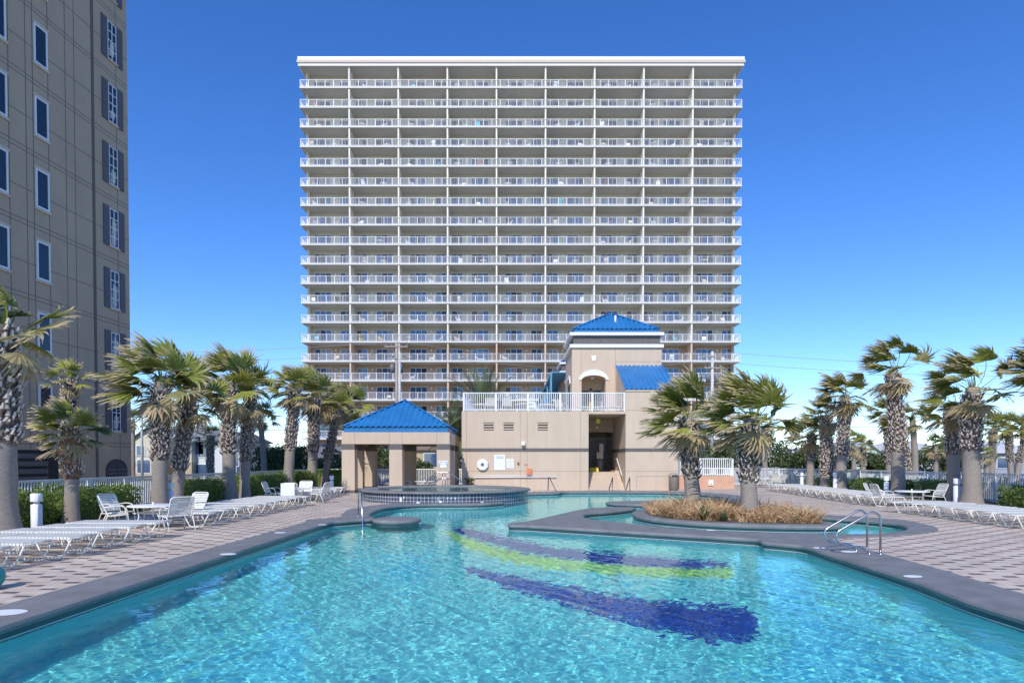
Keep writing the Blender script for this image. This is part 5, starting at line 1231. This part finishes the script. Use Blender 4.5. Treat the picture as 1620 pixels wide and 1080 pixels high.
def spiky(label, x, y, h, seed, n=46):
    rr = random.Random(seed); mb = MB()
    for i in range(n):
        a = rr.random()*6.28; el_ = rad(rr.uniform(15, 88)); d = Vector((math.cos(a)*math.cos(el_), math.sin(a)*math.cos(el_), math.sin(el_))); s_ = Vector((-math.sin(a), math.cos(a), 0)); p = Vector((0, 0, .02)); v = []; c = []; g_ = rr.random()
        for k in range(4): v += [p-s_*(.018, .02, .013, .002)[k], p+s_*(.018, .02, .013, .002)[k]]; c += [(k/3, g_, 0)]*2; p = p+d*h/3; d = (d+Vector((0, 0, -.06))).normalized()
        mb.add(v, [(2*k, 2*k+1, 2*k+3, 2*k+2) for k in range(3)], False, c)
    o = mb.build('spiky_plant', M['yucca'], None, (x, y, .07)); tag(o, label, 'plant', 'spiky plants on the island')
for i, (px_, py_, h, nm) in enumerate(((1112, 822, .42, 'green spiky plant between the two island palms'), (1146, 824, .30, 'small yellowish spiky plant left of the right island palm'), (1077, 812, .5, 'tall dark spiky plant left of the left island palm'), (1150, 808, .45, 'dark spiky plant at the back of the island'))):
    p = G(px_, py_, .07); spiky(nm, p.x, p.y, h, 70+i)
# shrub beside the pool house
tree('potted_shrub', 'dark green shrub in the shade at the left corner of the pool house', XX(743, 36.6), 36.6, .75, .28, .3, 99, 500, .05, cat='shrub', z0=0)

# ------------------------------------------------------------------ houses
def house(label, x0, x1, y, d, h, rise, wall, roof, z0=-.3, gable='x', wins=(), lowmat=None, group='houses beyond the fences', over=.4):
    e = empty('house', ((x0+x1)/2, y, z0), 0, label, 'house', group); w = (x1-x0)/2
    mb = MB(); mb.box(-w, w, 0, d, 0 if not lowmat else h*.42, h)
    if gable == 'y': mb.add([(-w, .0, h), (w, .0, h), (0, .0, h+rise)], [(0, 1, 2)]); mb.add([(-w, d, h), (w, d, h), (0, d, h+rise)], [(0, 2, 1)])
    mb.build('wall', M[wall], e)
    if lowmat: mb = MB(); mb.box(-w-.02, w+.02, -.02, d, 0, h*.42-.002); mb.build('lower_wall', M[lowmat], e)
    mb = MB(); t_ = .15
    if gable == 'y':
        for s_ in (-1, 1): mb.add([(s_*(w+over), -over, h-over*rise/w), (0, -over, h+rise+.02), (0, d+over, h+rise+.02), (s_*(w+over), d+over, h-over*rise/w), (s_*(w+over), -over, h-over*rise/w+t_), (0, -over, h+rise+t_), (0, d+over, h+rise+t_), (s_*(w+over), d+over, h-over*rise/w+t_)], [(0, 1, 2, 3), (4, 7, 6, 5), (0, 4, 5, 1), (0, 3, 7, 4), (3, 2, 6, 7)])
    else:
        mb.add([(-w-over, -over, h-.1), (w+over, -over, h-.1), (w+over-.8*rise, d/2, h+rise), (-w-over+.8*rise, d/2, h+rise), (-w-over, d+over, h-.1), (w+over, d+over, h-.1)], [(0, 1, 2, 3), (5, 4, 3, 2), (0, 3, 4), (1, 5, 2)]); mb.box(-w-over, w+over, -over, d+over, h-.28, h-.101)
    mb.build('roof', M[roof], e)
    for (fx_, fz_, ww, wh) in wins:
        xx = -w+2*w*fx_; mb = MB(); mb.box(xx-ww/2, xx+ww/2, -.07, -.021, fz_, fz_+wh); o = mb.build('window', M['white'], e)
        q = MB(); f = .07; q.box(xx-ww/2+f, xx+ww/2-f, -.08, -.071, fz_+f, fz_+wh-f); q.build('pane', M['glass2'], o)
house('cream gabled house with grey lower roof at the far left', XX(213, 72), XX(262, 72), 72, 9, 4.6, 1.2, 'hut_wall', 'roof_grey', gable='y', wins=((.2, 2.6, 1, 1.2), (.3, .6, 1.6, 1.6)), lowmat='hut_tan')
house('cream gabled house with tan lower storey behind the double palm', XX(279, 68), XX(303, 68), 68, 9, 4.6, 1.1, 'hut_wall', 'roof_white', gable='y', lowmat='hut_tan')
house('pale two storey wing with two dark windows right of the cream gable', XX(305, 69), XX(374, 69), 69, 9, 4.4, 1.0, 'hut_white', 'roof_grey', wins=((.14, 2.7, 1.2, 1.5), (.30, 2.4, 1.7, 1.8), (.9, 1.4, 1.6, 1.5), (.28, .3, 2, 1.4)))
house('long low building under a grey roof behind the left palms', XX(382, 80), XX(585, 80), 80, 11, 2.6, 1.3, 'hut_grey', 'roof_grey', wins=((.2, 1, 1.6, 1.2), (.6, 1, 1.6, 1.2), (.8, 1, 1.6, 1.2)))
house('tan building seen through the right bay of the pavilion', XX(655, 78), XX(735, 78), 78, 8, 3.6, 1.0, 'hut_tan', 'roof_brown', wins=((.35, 1.2, 2.0, 1.8), (.75, 1.2, 2.2, 1.8)))
house('mint gabled house behind the far right palms', XX(1335, 75), XX(1402, 75), 75, 9, 2.6, 1.7, 'hut_mint', 'roof_white', gable='y', wins=((.8, 1, 1.2, 1.1),))
house('long pale flat building behind the far right trees', XX(1215, 88), XX(1330, 88), 88, 9, 3.4, .5, 'hut_white', 'roof_white', wins=((.3, 1, 1.6, 1.2), (.6, 1, 1.6, 1.2)))
house('white two storey house with porch behind the tallest right palm', XX(1438, 70), XX(1482, 70), 70, 9, 3.5, .9, 'hut_white', 'roof_white', wins=((.2, 1.9, .9, 1.0), (.45, 1.9, .9, 1.0), (.7, 1.9, .9, 1.0), (.3, .3, 1.6, 1.1)))
house('grey blue house under a white roof at the far right', XX(1550, 66), XX(1640, 66), 66, 9, 3.1, 1.1, 'hut_grey', 'roof_white', wins=((.15, 1.2, 1.3, 1.2), (.4, 1.2, 1.3, 1.2), (.62, .6, 1, 1.9)))
house('brown roofed house just left of the far right one', XX(1520, 82), XX(1568, 82), 82, 8, 3.6, 1.0, 'hut_tan', 'roof_brown')

# ------------------------------------------------------------------ utility poles and cables
def pole(label, px_, Y_, ytop, m='wood_pole', r=.16, arms=True, tr=True):
    x = XX(px_, Y_); z = ZZ(ytop, Y_); e = empty('utility_pole', (x, Y_, -.3), 0, label, 'utility pole', 'utility poles')
    mb = MB(); mb.tube([(0, 0, 0), (0, 0, z+.3)], r, 10, [r*1.15, r*.75]); mb.build('mast', M[m], e)
    if arms:
        for zz, l_ in ((z-.2, 1.1), (z-1.3, .8)):
            mb = MB(); mb.box(-l_, l_, -.18, -.08, zz, zz+.1); mb.build('cross_arm', M['wood_pole'], e)
            for xx in (-l_+.1, -l_*.4, l_*.4, l_-.1): mb = MB(); mb.lathe([(.05, zz+.1), (.075, zz+.18), (.04, zz+.24), (.06, zz+.30), (.01, zz+.34)], xx, -.13, 8); mb.build('insulator', M['insul'], e)
    if tr:
        for s_ in (-1, 1): mb = MB(); mb.lathe([(.01, z-2.6), (.22, z-2.6), (.24, z-1.9), (.15, z-1.8), (.01, z-1.78)], s_*.4, -.05, 12); mb.build('transformer', M['insul'], e)
    return x, z
xA, zA = pole('wooden utility pole with transformers behind the pavilion roof', 628, 60, 541)
xA2, zA2 = pole('pale utility pole close beside the wooden one behind the pavilion', 632.5, 59, 556, 'concrete_pole', .14, False, False)
xB, zB = pole('pale utility pole with cross arms behind the left island palm', 1126, 60, 556, 'concrete_pole', .17)
pole('thin grey pole beside the dark high rise', 225, 58, 560+50, 'concrete_pole', .11, False, False)
pole('thin distant pole behind the far right corner palm', 1308, 62, 675, 'wood_pole', .12, False, False)
def cable(label, a, b, sag, r=.022, m='wirel'):
    a, b = Vector(a), Vector(b); mb = MB(); mb.tube([a.lerp(b, t_/24)-Vector((0, 0, sag*4*(t_/24)*(1-t_/24))) for t_ in range(25)], r, 4)
    tag(mb.build('power_cable', M[m]), label, 'cable', 'overhead cables')
for j, (dz, dy) in enumerate(((-.02, 0), (-1.0, .05))):
    nm = ('upper', 'lower')[j]
    cable(f'{nm} overhead cable running left from the wooden pole', (xA-.9, 60, zA+dz), (-75, 62, zA+dz+.6), 1.2, .02)
    cable(f'{nm} overhead cable between the two utility poles', (xA+.9, 60, zA+dz), (xB-.9, 60, zB+dz), .9, .014)
    cable(f'{nm} overhead cable running right from the pale cross armed pole', (xB+.9, 60, zB+dz), (80, 62, zB+dz+.2), 1.3, .02)
cable('dark low cable running left behind the slim palm', (xA, 60, ZZ(676, 60)), (-80, 60, ZZ(672, 60)), .5, .03, 'wire')
cable('dark low cable running right behind the island palms', (xB, 60, ZZ(668, 60)), (80, 60, ZZ(674, 60)), .5, .03, 'wire')

# teal ball at the left frame edge
mb = MB(); mb.lathe([(.001, 0)]+[(.17*math.sin(math.pi*k/10), .17-.17*math.cos(math.pi*k/10)) for k in range(1, 10)]+[(.001, .34)], n=20)
tag(mb.build('beach_ball', M['teal'], None, (-6.92, 8.35, 0)), 'teal ball cut off by the left edge of the photo on the pavers', 'ball')
